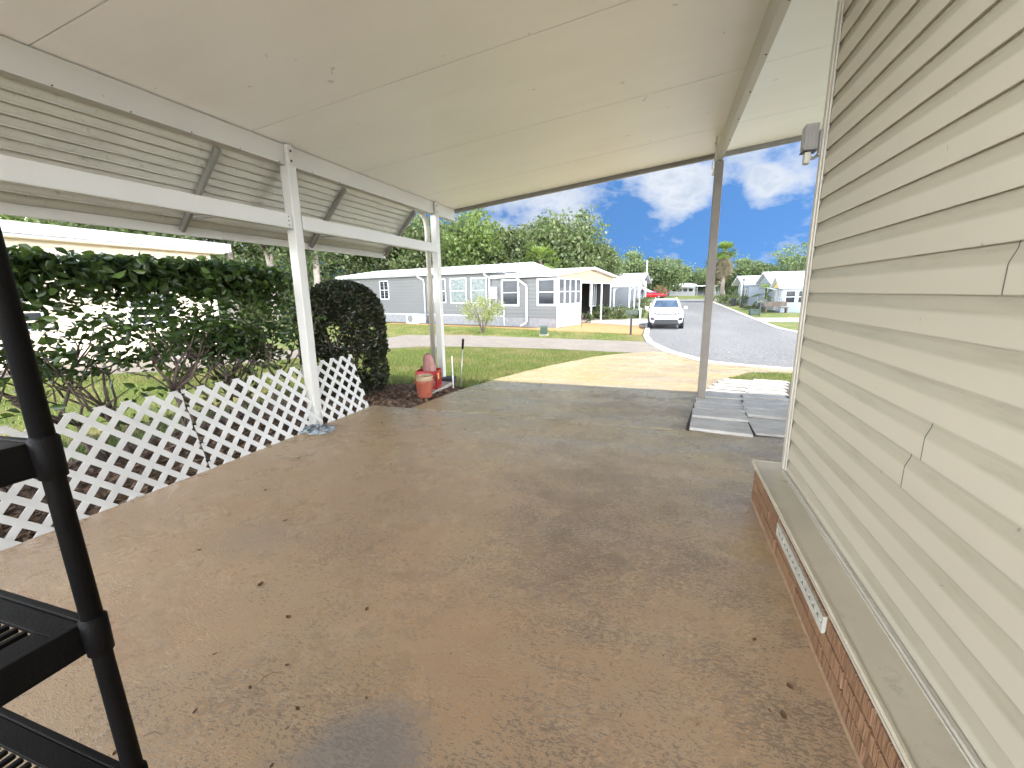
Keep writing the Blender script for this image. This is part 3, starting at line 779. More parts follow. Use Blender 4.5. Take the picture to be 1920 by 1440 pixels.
MB().box(S_ + .0033, S_ + .0045, -.07, -.05, .185, .205).build('label_mark', M['bolt'], cr)
# pink container standing in the crate
pk = thing('pink_container', 'dusty pink rounded container with a dark mouth standing in the red crate', 'container', (-3.38, 5.89, -.015), .3); pk.rotation_euler = (R(11), -R(4), .3)
MB().lathe((0, 0, 0), [(.0001, 0), (.09, 0), (.098, .15), (.100, .28), (.092, .37), (.076, .45), (.056, .515), (.044, .532), (.034, .53), (.030, .49)], 28).build('shell', M['pink_clay'], pk, smooth=True)
MB().tube([(.020, -.050, .51), (.030, -.068, .45), (.036, -.088, .36), (.038, -.095, .25), (.037, -.093, .10)], .008, 6).build('seam_ridge', M['pink_clay'], pk, smooth=True)
MB().lathe((0, 0, 0), [(.0001, .515), (.031, .515)], 16).build('mouth', M['dark_in'], pk)
hose = MB().tube([(-.13, -.02, .20), (-.12, -.03, .30), (-.09, -.04, .335), (-.055, -.05, .31), (-.05, -.05, .2)], .009, 8).build('hose_loop', M['dark_block'], smooth=True)
hose.location = (-3.42, 5.86, -.03); tag(hose, 'small dark hose loop sticking out of the red crate', 'hose')
# bucket and stacked pots
bk = thing('bucket', 'terracotta coloured plastic bucket on the mulch in front of the red crate', 'bucket', (-3.14, 5.25, -.025), .2)
mb = MB().lathe((0, 0, 0), [(.0001, 0), (.088, 0), (.094, .004), (.122, .205), (.134, .207), (.137, .212), (.137, .243), (.131, .246), (.121, .245), (.118, .22), (.09, .01), (.0001, .008)], 36)
mb.build('pail', M['terracotta'], bk, smooth=False)
MB().lathe((.066, -.078, .055), [(.0001, .004), (.012, .003), (.015, -.002)], 12, 'y').build('drain_hole', M['dark_in'], bk)
for i, (dz, lab) in enumerate(((.0, 'lower of two cream pots stacked in the terracotta bucket'), (.042, 'upper of two cream pots stacked in the terracotta bucket'))):
    pt = MB().lathe((0, 0, 0), [(.0001, .10), (.080, .10), (.104, .232), (.114, .234), (.117, .240), (.117, .268), (.111, .271), (.102, .268), (.09, .16), (.0001, .13)], 32).build('flower_pot', M['cream_pot'])
    pt.location = (-3.14 + .004 * i, 5.25, -.025 + dz); pt.rotation_euler = (.03 * i, .02, 0); tag(pt, lab, 'pot', 'cream pots stacked in the bucket')
sk = MB().lathe((0, 0, 0), [(.0001, 0), (.011, 0), (.011, .52), (.008, .53), (.0001, .532)], 10).build('stake', M['white_pvc']); sk.location = (-3.17, 6.18, -.1)
tag(sk, 'short white plastic stake in the mulch right of the far post', 'stake')
rd = thing('garden_rod', 'thin metal rod with a black grip leaning right of the far post', 'rod', (-3.07, 6.25, -.1))
MB().tube([(0, 0, 0), (.02, .09, .66)], .0075, 8).build('shaft', M['steel'], rd, smooth=True)
MB().tube([(.0185, .083, .62), (.02, .089, .66), (.023, .105, .765), (.0235, .108, .79)], [.015, .019, .019, .014], 10).build('grip', M['black_plastic'], rd, smooth=True)

# stepping pavers: two columns, each slab tipped and turned a little
rows = [(.31, 4.60, 5.15), (.36, 5.18, 5.64), (.42, 5.67, 6.12), (.48, 6.16, 6.62), (.56, 6.66, 7.14), (.66, 7.18, 7.62), (.76, 7.66, 8.05), (.88, 8.09, 8.50), (1.0, 8.54, 9.0), (1.14, 9.04, 9.45)]
for col in (0, 1):
    for i, (x, a, b) in enumerate(rows):
        if col: x += .60; a += .24 if i else .02; b += .24
        wdt = .575; tx = MB().box(0, wdt, 0, b - a, -.03, .035).build('stepping_paver', M['paver_grey'], bevel=.006)
        tx.location = (x + rng.normal(0, .006), a, g((a + b) / 2) + .012 + rng.uniform(0, .008))
        sl = math.atan((g(b) - g(a)) / (b - a))
        tx.rotation_euler = (sl - R(1.4) + rng.normal(0, .004), R(rng.normal(.4, .4)), R(rng.normal(-4.5, 1.0)))
        tag(tx, ('grey step paver in the %s row, %s' % (('left', 'right')[col], ('nearest the carport slab', 'second from the carport slab', 'third from the carport slab', 'fourth from the carport slab, by the slim post', 'fifth from the carport slab', 'fifth from the grass end', 'fourth from the grass end', 'third from the grass end', 'second from the grass end', 'nearest the grass')[i])), 'paver', 'stepping pavers beside the driveway')

# dead leaves & twigs on the slab
def dead_leaf(x, y, s, a):
    k = 7; V = []
    for i in range(k):
        t = i / (k - 1); w = math.sin(math.pi * min(1, t * 1.02)) ** .7 * .28 * s
        cz = .3 * s * (4 * (t - .5) ** 2) * .6 + .004
        V += [(-w, (t - .5) * s, cz + w * .55), (0, (t - .5) * s, cz), (w, (t - .5) * s, cz + w * .4)]
    F = np.array([(i * 3 + j, i * 3 + j + 1, (i + 1) * 3 + j + 1, (i + 1) * 3 + j) for i in range(k - 1) for j in (0, 1)])
    o = np_mesh('dead_leaf', np.array(V), F, M['dead_leaf'], smooth=True)
    o.location = (x, y, 0 if y < 4.5 else g(y)); o.rotation_euler = (0, 0, a)
    return tag(o, 'tiny curled brown dead leaf among many on the tan carport slab', 'leaf', 'dead leaves scattered on the slab')
spots = [(-1.81, 1.38, .042), (-2.96, 2.78, .05), (-1.35, .93, .022), (-1.12, .92, .024), (-.92, 1.03, .016), (-1.91, 3.94, .04), (-1.45, .80, .024), (-1.30, 1.05, .022), (-1.62, 1.0, .022), (-2.4, 1.5, .03),
         (-2.2, 1.9, .035), (-1.5, 1.25, .035), (-2.7, 2.2, .04), (-1.2, 1.4, .03), (.45, 1.42, .035), (.50, 1.55, .03), (.42, 1.75, .025), (-2.9, 3.9, .04), (-2.6, 4.2, .035), (-1.3, 4.1, .03), (-1.0, 2.9, .03),
         (-.4, 3.4, .025), (-2.1, 2.9, .03), (-1.05, .75, .018), (-1.55, .62, .022)]
LEAFLAB = {0: 'curled dead leaf lying alone left of the middle of the near slab', 1: 'dead leaf on the slab close to the lattice joint with cable ties', 2: 'dead leaf right of the black shelf post, between two twigs', 3: 'dead leaf just left of the grey filler patch on the slab', 5: 'dead leaf on the far part of the slab beyond the left post rag'}
for i, (x, y, s) in enumerate(spots):
    o = dead_leaf(x, y, s, rng.uniform(0, 6.28))
    if i in LEAFLAB: o['label'] = LEAFLAB[i]
for x, y, a, l in ((-1.32, 1.0, .8, .07), (-1.38, .86, 1.0, .05), (-1.5, .7, .5, .06), (-2.75, 4.05, .3, .12)):
    tw = MB().tube([(-l / 2, 0, .004), (0, .008, .007), (l / 2, -.004, .004)], [.0010, .0013, .0006], 5).build('twig', M['hedge_stem']); tw.location = (x, y, 0); tw.rotation_euler = (0, 0, a)
    tag(tw, 'thin dark twig lying on the tan carport slab', 'twig', 'twigs on the slab')
# crumbs of dirt
P_ = [(-3.4, .5), (.55, .9), (.55, 3.2), (-1, 4.5), (-3.4, 4.5)]
stuff(slivers(260, P_, .0005, .004, .016, M['chip'], 'dirt_crumbs', .15), 'crumbs of dark dirt scattered over the slab', 'dirt')

# ================================================================== PLANTS
def leaf_cloud(C, size, asp, up=.3, fold=.25, outward=None, droop=0):
    """C (n,3) leaf centres -> pointed folded leaves, two quads each"""
    n = len(C)
    d = rng.normal(0, 1, (n, 3)); d[:, 2] = d[:, 2] * .6 + up - droop
    if outward is not None: d += outward
    d /= np.linalg.norm(d, axis=1)[:, None]
    r = rng.normal(0, 1, (n, 3)); s = np.cross(d, r); s /= np.linalg.norm(s, axis=1)[:, None]
    nn = np.cross(s, d)
    L = size * rng.uniform(.6, 1.25, n)[:, None]; W = L * asp
    a = C - d * L / 2; b = C + d * L / 2
    l1 = C - d * L * .18 - s * W / 2 + nn * W * fold; l2 = C + d * L * .18 - s * W * .42 + nn * W * fold
    r1 = C - d * L * .18 + s * W / 2 + nn * W * fold; r2 = C + d * L * .18 + s * W * .42 + nn * W * fold
    V = np.stack([a, l1, l2, b, r2, r1], 1).reshape(-1, 3)
    i = np.arange(n)[:, None] * 6
    F = np.concatenate([i + np.array([[0, 3, 2, 1]]), i + np.array([[0, 5, 4, 3]])])
    return V, F
def cards(C, size, outward=None):
    n = len(C); d = rng.normal(0, 1, (n, 3)); r = rng.normal(0, 1, (n, 3))
    d /= np.linalg.norm(d, axis=1)[:, None]; s = np.cross(d, r); s /= np.linalg.norm(s, axis=1)[:, None]
    L = size * rng.uniform(.6, 1.3, n)[:, None] / 2; W = L * rng.uniform(.45, .8, n)[:, None]
    V = np.stack([C - d * L, C - s * W + d * L * .1, C + d * L, C + s * W - d * L * .1], 1).reshape(-1, 3)
    return V, np.arange(4 * n).reshape(n, 4)

# ---- viburnum hedge: separate shrubs, bare legs and a leafy top
def hedge_shrub(y, x, top, label, seed, dens=1.0, low=.80, wy=.62):
    r = np.random.default_rng(seed)
    t = thing('hedge_shrub', label, 'shrub', (x, y, -.03), 0, 'leggy hedge shrubs behind the lattice')
    mb = MB(); tips = []
    ns = r.integers(4, 6)
    for i in range(ns):
        a = r.uniform(0, 6.28); sp_ = r.uniform(.16, .5)
        p0 = Vector((r.normal(0, .05), r.normal(0, .07), -.05)); h1 = r.uniform(.32, .62)
        p1 = p0 + Vector((math.cos(a) * sp_ * .45, math.sin(a) * sp_ * .8, h1))
        mid = (p0 + p1) / 2 + Vector((r.normal(0, .03), r.normal(0, .05), 0))
        rad = r.uniform(.013, .024)
        mb.tube([p0, mid, p1], [rad * 1.2, rad, rad * .85], 7)
        for j in range(r.integers(2, 5)):
            b = r.uniform(0, 6.28)
            p2 = p1 + Vector((math.cos(b) * .16, math.sin(b) * .28, r.uniform(.22, .42)))
            m2 = (p1 + p2) / 2 + Vector((r.normal(0, .03), r.normal(0, .04), -.02))
            mb.tube([p1, m2, p2], [rad * .7, rad * .55, rad * .42], 6)
            for q in range(r.integers(2, 5)):
                c = r.uniform(0, 6.28)
                p3 = p2 + Vector((math.cos(c) * .17, math.sin(c) * .22, r.uniform(.05, .38)))
                m3 = (p2 + p3) / 2 + Vector((r.normal(0, .025), r.normal(0, .025), .0))
                mb.tube([p2, m3, p3], [rad * .4, rad * .3, rad * .15], 5); tips.append(p3)
            if r.random() < .5:
                c = r.uniform(0, 6.28); p3 = p1 + Vector((math.cos(c) * .2, math.sin(c) * .3, r.uniform(-.02, .2)))
                mb.tube([p1, p3], [rad * .35, rad * .12], 5); tips.append(p3)
    mb.build('stems', M['hedge_stem'], t, smooth=True)
    # leaves: thick band on top, thinning downward in clumps
    C = []
    n = int(980 * dens)
    C.append(np.column_stack([r.normal(0, .17, n), r.uniform(-wy, wy, n), top - np.abs(r.normal(0, .155, n)) - r.uniform(0, .05, n)]))
    for p in tips:
        k = r.integers(6, 14) if p.z > .85 else r.integers(0, 5)
        C.append(np.array(p) + r.normal(0, 1, (k, 3)) * np.array([.075, .085, .075]))
    k = int(25 * dens)
    cl = np.column_stack([r.normal(0, .16, k), r.uniform(-wy, wy, k), r.uniform(low, top - .2, k)])
    for c in cl: 
        kk = r.integers(6, 20); C.append(c + r.normal(0, 1, (kk, 3)) * np.array([.07, .085, .07]))
    C = np.concatenate(C); C[:, 2] = np.minimum(C[:, 2], top + .06 + .03 * np.sin(C[:, 1] * 9))
    C = C[C[:, 2] > .25]
    V, F = leaf_cloud(C, .088, .52, .15)
    np_mesh('foliage', V, F, M['hedge_leaf'], t)
HX = -4.52
for y, x, top, lab, sd, dn in ((1.55, HX, 1.80, 'leggy green hedge shrub nearest the black shelf unit', 11, 1.15), (2.32, HX - .02, 1.80, 'leggy hedge shrub behind the first lattice panel', 12, 1.1),
                       (2.95, HX, 1.80, 'leggy hedge shrub behind the cable-tied lattice joint', 13, 1.1), (3.42, HX + .02, 1.81, 'leggy hedge shrub left of the last one in the row', 14, 1.15),
                       (3.80, HX + .02, 1.76, 'bushier last hedge shrub of the row, leaves down to the lattice', 15, 1.5)):
    hedge_shrub(y, x, top, lab, sd, dn, .45 if sd == 15 else .8, .38 if sd in (14, 15) else .5)
hedge_shrub(.75, HX, 1.80, 'leggy hedge shrub at the left edge behind the shelf', 16, 1.1)

# ---- clipped round bush
tp = thing('round_bush', 'dense dark clipped bush, rounded on top, between the left post and the far post', 'bush', (-4.42, 5.22, -.06))
mb = MB()
for i in range(7):
    a = i * .9; mb.tube([(.04 * math.cos(a), .04 * math.sin(a), 0), (.12 * math.cos(a), .12 * math.sin(a), .4), (.34 * math.cos(a), .34 * math.sin(a), 1.1)], [.025, .02, .008], 6)
mb.build('stems', M['hedge_stem'], tp)
r = np.random.default_rng(5); n = 21000
u = r.uniform(0, 6.28, n); zz = r.uniform(0, 1, n) ** .85
def tr_(z): # radius profile 0..1 height
    return np.where(z < .62, .50 + .11 * np.sin(np.clip(z / .62, 0, 1) * 1.6), .61 * np.sqrt(np.clip(1 - (np.maximum(z - .62, 0) / .385) ** 2.3, 0, 1)))
lump = 1 + .05 * np.sin(3 * u + 4 * zz) + .045 * np.sin(7 * u - 9 * zz) + .04 * np.sin(13 * u + 17 * zz) + .05 * (r.random(n) > .985)
rad = tr_(zz) * lump * (1 - np.abs(r.normal(0, .10, n)))
C = np.column_stack([rad * np.cos(u), rad * np.sin(u), .06 + zz * 1.60])
out = np.column_stack([np.cos(u), np.sin(u), .6 * np.ones(n)]) * .9
keep = ~((np.sin(5 * u + 1) * np.sin(11 * zz + 2) > .35) & (zz < .62) & (r.random(n) < .85)); C, out = C[keep], out[keep]
V, F = leaf_cloud(C, .068, .40, .2, .2, out)
np_mesh('foliage', V, F, M['topiary_leaf'], tp)

# ---- generic shrubs
def shrub(name, label, cat, x, y, rx, ry, h, m, n, size, group=None, stems=0, base=.0, flat=1.0, asp=.5, seed=1, inner=.55):
    r = np.random.default_rng(seed); t = thing(name, label, cat, (x, y, g(y) - .03), 0, group)
    mb = MB(); k = stems or 5
    for i in range(k):
        a = i * 6.28 / k + r.uniform(-.3, .3)
        mb.tube([(.03 * math.cos(a), .03 * math.sin(a), 0), (rx * .35 * math.cos(a), ry * .35 * math.sin(a), base + (h - base) * .3), (rx * .6 * math.cos(a), ry * .6 * math.sin(a), base + (h - base) * .6)], [.03, .02, .008] if h > .8 else [.02, .012, .005], 6)
    mb.build('stems', M['hedge_stem'], t)
    nc = max(8, n // 28)
    d = r.normal(0, 1, (nc, 3)); d /= np.linalg.norm(d, axis=1)[:, None]; d *= (inner + (1 - inner) * r.random((nc, 1)) ** .5)
    cc = d * np.array([rx, ry, (h - base) / 2]) + np.array([0, 0, base + (h - base) / 2])
    C = (cc[r.integers(0, nc, n)] + r.normal(0, 1, (n, 3)) * np.array([rx, ry, (h - base) / 2]) * .17)
    C[:, 2] = np.maximum(C[:, 2], .03)
    V, F = leaf_cloud(C, size, asp, .3); np_mesh('foliage', V, F, m, t)
    return t
shrub('variegated_bush', 'loose yellow green bush with bare legs on the lawn in front of the grey house', 'bush', -9.5, 22.4, 1.05, 1.0, 1.95, M['yellow_leaf'], 1500, .12, None, 7, .55, seed=3)

# ---- trees
def tree_parts(seed, h, cr, low, nclump, per, leaf, m, bark, trunks=1, tr=.22, card=True, flat=.8):
    r = np.random.default_rng(seed); mb = MB(); ends = []
    for k in range(trunks):
        a0 = r.uniform(0, 6.28); b0 = Vector((r.normal(0, .15) * (trunks > 1), r.normal(0, .15) * (trunks > 1), -.3))
        h1 = h * low * r.uniform(.95, 1.1)
        p1 = b0 + Vector((math.cos(a0) * .06 * h, math.sin(a0) * .06 * h, h1)); mid = (b0 + p1) / 2 + Vector((r.normal(0, .12), r.normal(0, .12), 0))
        mb.tube([b0, b0 + Vector((0, 0, .35)), mid, p1], [tr * 1.5, tr * 1.05, tr * .85, tr * .62], 9)
        for i in range(6):
            a = a0 + i * 1.05 + r.uniform(-.3, .3); hh = r.uniform(.35, .95)
            p2 = p1 + Vector((math.cos(a) * cr * .5, math.sin(a) * cr * .5, (h - h1) * hh * .55)); m2 = (p1 + p2) / 2 + Vector((r.normal(0, .2), r.normal(0, .2), .25))
            mb.tube([p1 - Vector((0, 0, .15)), m2, p2], [tr * .42, tr * .3, tr * .18], 7)
            for j in range(3):
                b = a + r.uniform(-1.1, 1.1); p3 = p2 + Vector((math.cos(b) * cr * .38, math.sin(b) * cr * .38, (h - h1) * r.uniform(.02, .34)))
                mb.tube([p2, (p2 + p3) / 2 + Vector((0, 0, .12)), p3], [tr * .18, tr * .12, tr * .05], 5); ends.append(p3)
    cz0 = h * low * .92
    d = r.normal(0, 1, (nclump, 3)); d /= np.linalg.norm(d, axis=1)[:, None]; d *= (.35 + .65 * r.random((nclump, 1)) ** .45)
    cc = d * np.array([cr, cr, (h - cz0) / 2]) + np.array([0, 0, (h + cz0) / 2])
    cc += r.normal(0, .12 * cr, cc.shape); cc[:, 2] = np.minimum(cc[:, 2], h)
    cc = np.concatenate([cc, np.array([tuple(e) for e in ends])])
    cs = r.uniform(.10, .24, len(cc)) * cr
    idx = np.repeat(np.arange(len(cc)), per)
    off = r.normal(0, 1, (len(idx), 3)); off *= cs[idx][:, None] * np.array([1, 1, flat]) * .75
    off[:, 2] -= .08 * (np.hypot(off[:, 0], off[:, 1])) 
    C = cc[idx] + off
    V, F = cards(C, leaf)
    me = MB()
    return mb, V, F
TREES = {}
def tree(kind, label, x, y, s=1.0, rot=0, group=None, sz=1.0):
    """first call of a kind builds trunk and crown meshes; later ones share them"""
    a = KINDS[kind]
    t = thing(a['name'], label, 'tree', (x, y, g(y)), rot, group); t.scale = (s, s, s * sz)
    if kind not in TREES:
        mb, V, F = tree_parts(*a['p'])
        tk = mb.build('trunk', M[a['bark']], t, smooth=True); cw = np_mesh('crown', V, F, M[a['p'][7]], t)
        TREES[kind] = (tk.data, cw.data)
    else:
        link('trunk', TREES[kind][0], t); link('crown', TREES[kind][1], t)
    return t
# p: seed h cr low nclump per leaf mat bark trunks tr
KINDS = {
 'oakA': dict(name='oak_tree', bark='bark', p=(21, 9.5, 4.2, .36, 90, 95, .34, 'oak_leaf', 'bark', 1, .30)),
 'oakT': dict(name='oak_tree', bark='bark_pale', p=(41, 11.0, 4.4, .60, 90, 95, .34, 'oak_leaf', 'bark', 1, .34)),
 'oakU': dict(name='oak_tree', bark='bark_pale', p=(42, 11.0, 4.0, .55, 85, 95, .34, 'oak_leaf', 'bark', 2, .24)),
 'oakB': dict(name='oak_tree', bark='bark', p=(22, 9.5, 3.6, .30, 85, 95, .34, 'oak_leaf', 'bark', 2, .22)),
 'oakC': dict(name='oak_tree', bark='bark_dark', p=(23, 9.0, 4.6, .22, 110, 95, .36, 'oak_leaf', 'bark', 1, .30)),
 'lime': dict(name='broadleaf_tree', bark='bark', p=(24, 9.0, 3.6, .16, 85, 95, .34, 'lime_leaf', 'bark', 1, .22)),
 'far':  dict(name='broadleaf_tree', bark='bark_dark', p=(25, 9.0, 5.0, .20, 80, 70, .55, 'far_leaf', 'bark', 1, .3)),
 'farB': dict(name='broadleaf_tree', bark='bark_dark', p=(26, 9.0, 4.0, .28, 60, 60, .50, 'far_leaf', 'bark', 2, .2)),
 'open': dict(name='open_tree', bark='bark', p=(27, 9.0, 3.4, .40, 45, 38, .42, 'far_leaf', 'bark', 1, .16)),
}
GW = 'trees of the woodland behind the houses'
for k, lab, x, y, s, ro, sz in (
    ('oakT', 'oak with a thick trunk rising at the right end of the cream house roof', -37.6, 30, 1.15, .3, 1.0),
    ('oakU', 'oak with a forked pale trunk just left of the left post, behind the hedge end', -33.5, 31, 1.05, 1.3, 1.0),
    ('oakT', 'oak with a pale trunk just right of the left post, above the round bush', -29.4, 32, 1.0, 2.6, .95),
    ('oakU', 'oak with bare lower trunks behind the left eave of the grey house', -32.2, 42, 1.0, .5, 1.0),
    ('oakB', 'twin trunked oak above the grey roof, left of the far post', -27.6, 41, 1.05, 2.2, 1.0),
    ('oakC', 'dark oak half hidden behind the far post and downspout', -25.0, 46, 1.08, 3.9, 1.0),
    ('lime', 'tall light green tree right beside the far post, above the grey roof', -20.2, 45, 1.17, 0, 1.0),
    ('oakC', 'oak right of the tall light green tree, its top lower', -17.0, 49, .98, 1.1, 1.0),
    ('oakA', 'oak in the middle of the skyline above the grey roof peak', -14.4, 47.5, .96, 4.4, 1.0),
    ('oakC', 'highest dark oak at the right end of the skyline behind the screened room', -10.9, 47, 1.03, 5.1, 1.04),
    ('lime', 'light green tree standing low in front of the dark right end oak', -11.9, 43, .76, 2.0, .95),
    ('oakB', 'small oak where the skyline drops toward the street', -8.3, 52, .80, 3.3, 1.0),
    ('oakA', 'oak above the left part of the cream house roof', -46, 28, 1.2, 5.5, 1.0),
    ('lime', 'bright green tree above the left end of the cream house roof', -46, 19, 1.1, 4.0, 1.0),
    ('oakC', 'dark oak behind the middle of the cream house roof', -42, 25, 1.1, 2.9, 1.0),
    ('oakC', 'dark oak far left beyond the cream house', -58, 30, 1.3, 1.9, 1.0)):
    tree(k, lab, x, y, s, ro, GW, sz)
for k, lab, x, y, s, ro in (
    ('far', 'distant round tree above the second house on the left of the street', -12.6, 98, .78, 0),
    ('far', 'distant tall tree above the grey gabled house', -9.0, 108, 1.08, 1.0),
    ('farB', 'distant tree above the red car', -4.4, 110, .95, 2.0),
    ('far', 'distant bright tree where the street ends', .2, 112, .93, 3.0),
    ('far', 'distant dark tree behind the low house at the end of the street', 5.8, 128, .78, 4.0),
    ('farB', 'distant tree just left of the slim right post', 9.6, 124, .72, 5.0),
    ('far', 'distant tree right of the shaggy palm', 13.4, 100, .78, .6),
    ('open', 'open airy tree above the pale houses on the right', 20.4, 88, .97, 1.2),
    ('far', 'distant tree behind the right hand houses', 26, 104, .7, 2.2), ('farB', 'distant low tree between the shaggy palm and the pale houses', 16.6, 96, .72, 3.2), ('far', 'distant round tree right of the open airy tree', 24.5, 92, .75, 4.2)):
    tree(k, lab, x, y, s, ro, 'distant trees along the street')
# far-off wood that closes the gaps
def wood(n, x0, x1, y0, y1, hfun, m, leaf, label):
    r = np.random.default_rng(31); nc = n // 60
    cx = r.uniform(x0, x1, nc); cy = r.uniform(y0, y1, nc); cz = r.random(nc) ** .8 * hfun(cx)
    idx = r.integers(0, nc, n); off = r.normal(0, 1, (n, 3)) * np.array([.9, .9, .7])
    C = np.column_stack([cx, cy, cz + gv(cy)])[idx] + off
    V, F = cards(C, leaf); return stuff(np_mesh('woodland', V, F, M[m]), label, 'woodland')
wood(75000, -95, -9, 54, 64, lambda x: 6.2 + .9 * np.sin(x * .35) + .6 * np.sin(x * .9) + np.clip((-24 - x) / 4, 0, 1) * 4.5, 'oak_leaf', .55, 'dense green woodland filling the gaps behind the separate trees')
wood(30000, -75, -24, 36, 46, lambda x: 2.6 + .6 * np.sin(x * .6), 'oak_leaf', .42, 'low green undergrowth between the tree trunks behind the hedge')
wood(22000, -30, 48, 134, 142, lambda x: 4.6 + 1.0 * np.sin(x * .25), 'far_leaf', .9, 'low line of distant trees where the street ends')

# ---- palms
def palm(name, label, x, y, h, nf, fl, nd, seed, trunk=.17, lean=(0, 0), group=None):
    r = np.random.default_rng(seed); t = thing(name, label, 'palm', (x, y, g(y)), 0, group)
    top = Vector((lean[0], lean[1], h))
    MB().tube([(0, 0, -.2), (lean[0] * .3, lean[1] * .3, h * .4), top], [trunk * 1.2, trunk, trunk * .9], 10).build('trunk', M['bark'], t, smooth=True)
    def fan(n, dead, length, nm, m):
        V = []; F = []
        for i in range(n):
            a = r.uniform(0, 6.28); el = r.uniform(-.45, 1.25) if not dead else r.uniform(-1.4, -.35)
            base = np.array(top) - (np.array([0, 0, r.uniform(0, h * .34)]) if dead else 0)
            st_ = np.array([math.cos(a) * math.cos(el), math.sin(a) * math.cos(el), math.sin(el)])
            hub = base + st_ * length * .45
            for j in range(9):
                th = (j - 4) * .22; sd = np.array([-math.sin(a), math.cos(a), 0])
                d = st_ * math.cos(th) + sd * math.sin(th); d[2] -= .25 + .12 * abs(j - 4) * .3
                tip = hub + d * length * .6 * r.uniform(.8, 1.1); w = np.cross(d, st_ + .01) ; w = sd * .035 * length
                k = len(V); V += [hub - w * .4, hub + (tip - hub) * .5 - w, tip, hub + (tip - hub) * .5 + w]; F.append((k, k + 1, k + 2, k + 3))
            k = len(V); w = np.array([-math.sin(a), math.cos(a), 0]) * .02; V += [base - w, hub - w, hub + w, base + w]; F.append((k, k + 1, k + 2, k + 3))
        np_mesh(nm, np.array(V), np.array(F), M[m], t)
    fan(nf, False, fl, 'fronds', 'palm_leaf')
    if nd: fan(nd, True, fl * .85, 'dead_fronds', 'palm_dead')
    return t
palm('shaggy_palm', 'tall shaggy palm with a skirt of dead fronds right of the slim post', 7.75, 71, 7.0, 95, 1.9, 120, 3, .25)
palm('shaggy_palm', 'shaggy palm close behind the tall one, lower and half hidden by the slim post', 6.7, 73, 5.7, 60, 1.8, 90, 4, .25)
palm('cabbage_palm', 'yellow green palm above the roof of the screened room', -11.3, 41, 5.0, 45, 1.9, 10, 5, .18)
palm('small_palm', 'small palm leaning left in the bed before the right hand houses', 10.25, 49.5, 1.35, 22, 1.5, 0, 6, .13, (-.9, -.2), 'two small palms by the pale house')
palm('small_palm', 'small upright palm with a thick trunk in the bed before the right hand houses', 10.45, 49.2, 1.5, 24, 1.4, 0, 7, .17, (.05, 0), 'two small palms by the pale house')

# ================================================================== HOUSES
def frame(x, y, z, ang): return Matrix.Translation((x, y, z)) @ Matrix.Rotation(ang, 4, 'Z')
class House:
    """parts are drawn in the house frame: u right along the front, v back, z up"""
    def __init__(s, name, label, x, y, ang, z=None, cat='house'):
        s.t = thing(name, label, cat, (x, y, g(y) if z is None else z), ang)
    def p(s, mb, name, m, parent=None, **kw): return mb.build(name, M[m] if isinstance(m, str) else m, parent or s.t, **kw)
    def siding(s, u0, u1, v, z0, z1, m, axis='u', n=None, out=-1, pitch=.235, name='wall'):
        """lap siding as real courses; axis u: wall along u at depth v facing -v; axis v: wall along v at u facing +u/-u"""
        mb = MB(); n = int(round((z1 - z0) / pitch)); dz = (z1 - z0) / n
        for i in range(n):
            z = z0 + i * dz
            pr = [(0, z + dz), (.055, z + .016), (.055, z), (0, z)]
            P = [(v + out * o, zz) for o, zz in pr]
            vs = [((u, a, zz) if axis == 'u' else (a, u, zz)) for u in (u0, u1) for a, zz in P]
            mb.add(vs, [(c, c + 1, c + 5, c + 4) for c in range(3)])
        return s.p(mb, name, m)
    def window(s, u0, u1, z0, z1, v, axis='u', out=-1, glass='glass', mull=1, vm=0, fw=.07, nm='window'):
        mb = MB()
        def B(a0, a1, zz0, zz1, d0, d1):
            lo, hi = sorted((v + out * d0, v + out * d1))
            if axis == 'u': mb.box(a0, a1, lo, hi, zz0, zz1)
            else: mb.box(lo, hi, a0, a1, zz0, zz1)
        B(u0, u1, z1 - fw, z1, 0, .06); B(u0, u1, z0, z0 + fw, 0, .06); B(u0, u0 + fw, z0 + fw, z1 - fw, 0, .06); B(u1 - fw, u1, z0 + fw, z1 - fw, 0, .06)
        for k in range(mull):
            zc = z0 + (z1 - z0) * (k + 1) / (mull + 1); B(u0 + fw, u1 - fw, zc - .025, zc + .025, .01, .045)
        for k in range(vm):
            uc = u0 + (u1 - u0) * (k + 1) / (vm + 1); B(uc - .022, uc + .022, z0 + fw, z1 - fw, .012, .05)
        w = s.p(mb, nm, 'white_paint')
        mb = MB(); d0, d1 = .024, .030
        lo, hi = sorted((v + out * d0, v + out * d1))
        if axis == 'u': mb.box(u0 + fw * .5, u1 - fw * .5, lo, hi, z0 + fw * .5, z1 - fw * .5)
        else: mb.box(lo, hi, u0 + fw * .5, u1 - fw * .5, z0 + fw * .5, z1 - fw * .5)
        s.p(mb, 'pane', glass, w); return w
    def gable_roof(s, u0, u1, v0, v1, ze, zr, m, th=.10, axis='u', name='roof'):
        vm = (v0 + v1) / 2
        def pr(a, b): return [(a, ze), (vm, zr), (b, ze), (b, ze - th), (vm, zr - th), (a, ze - th)]
        P = pr(v0, v1); mb = MB()
        if axis == 'u':
            vs = [(u, a, z) for u in (u0, u1) for a, z in P]
        else:
            vs = [(a, u, z) for u in (u0, u1) for a, z in P]
        fs = [(i, (i + 1) % 6, (i + 1) % 6 + 6, i + 6) for i in range(6)] + [(0, 1, 4, 5), (1, 2, 3, 4), (6, 11, 10, 7), (7, 10, 9, 8)]
        mb.add(vs, fs)
        return s.p(mb, name, m)
ZB = -.72
H1 = House('grey_house', 'long grey mobile home with white trim and screened room across the paved drive', -6.2, 26.4, -R(15), 0)
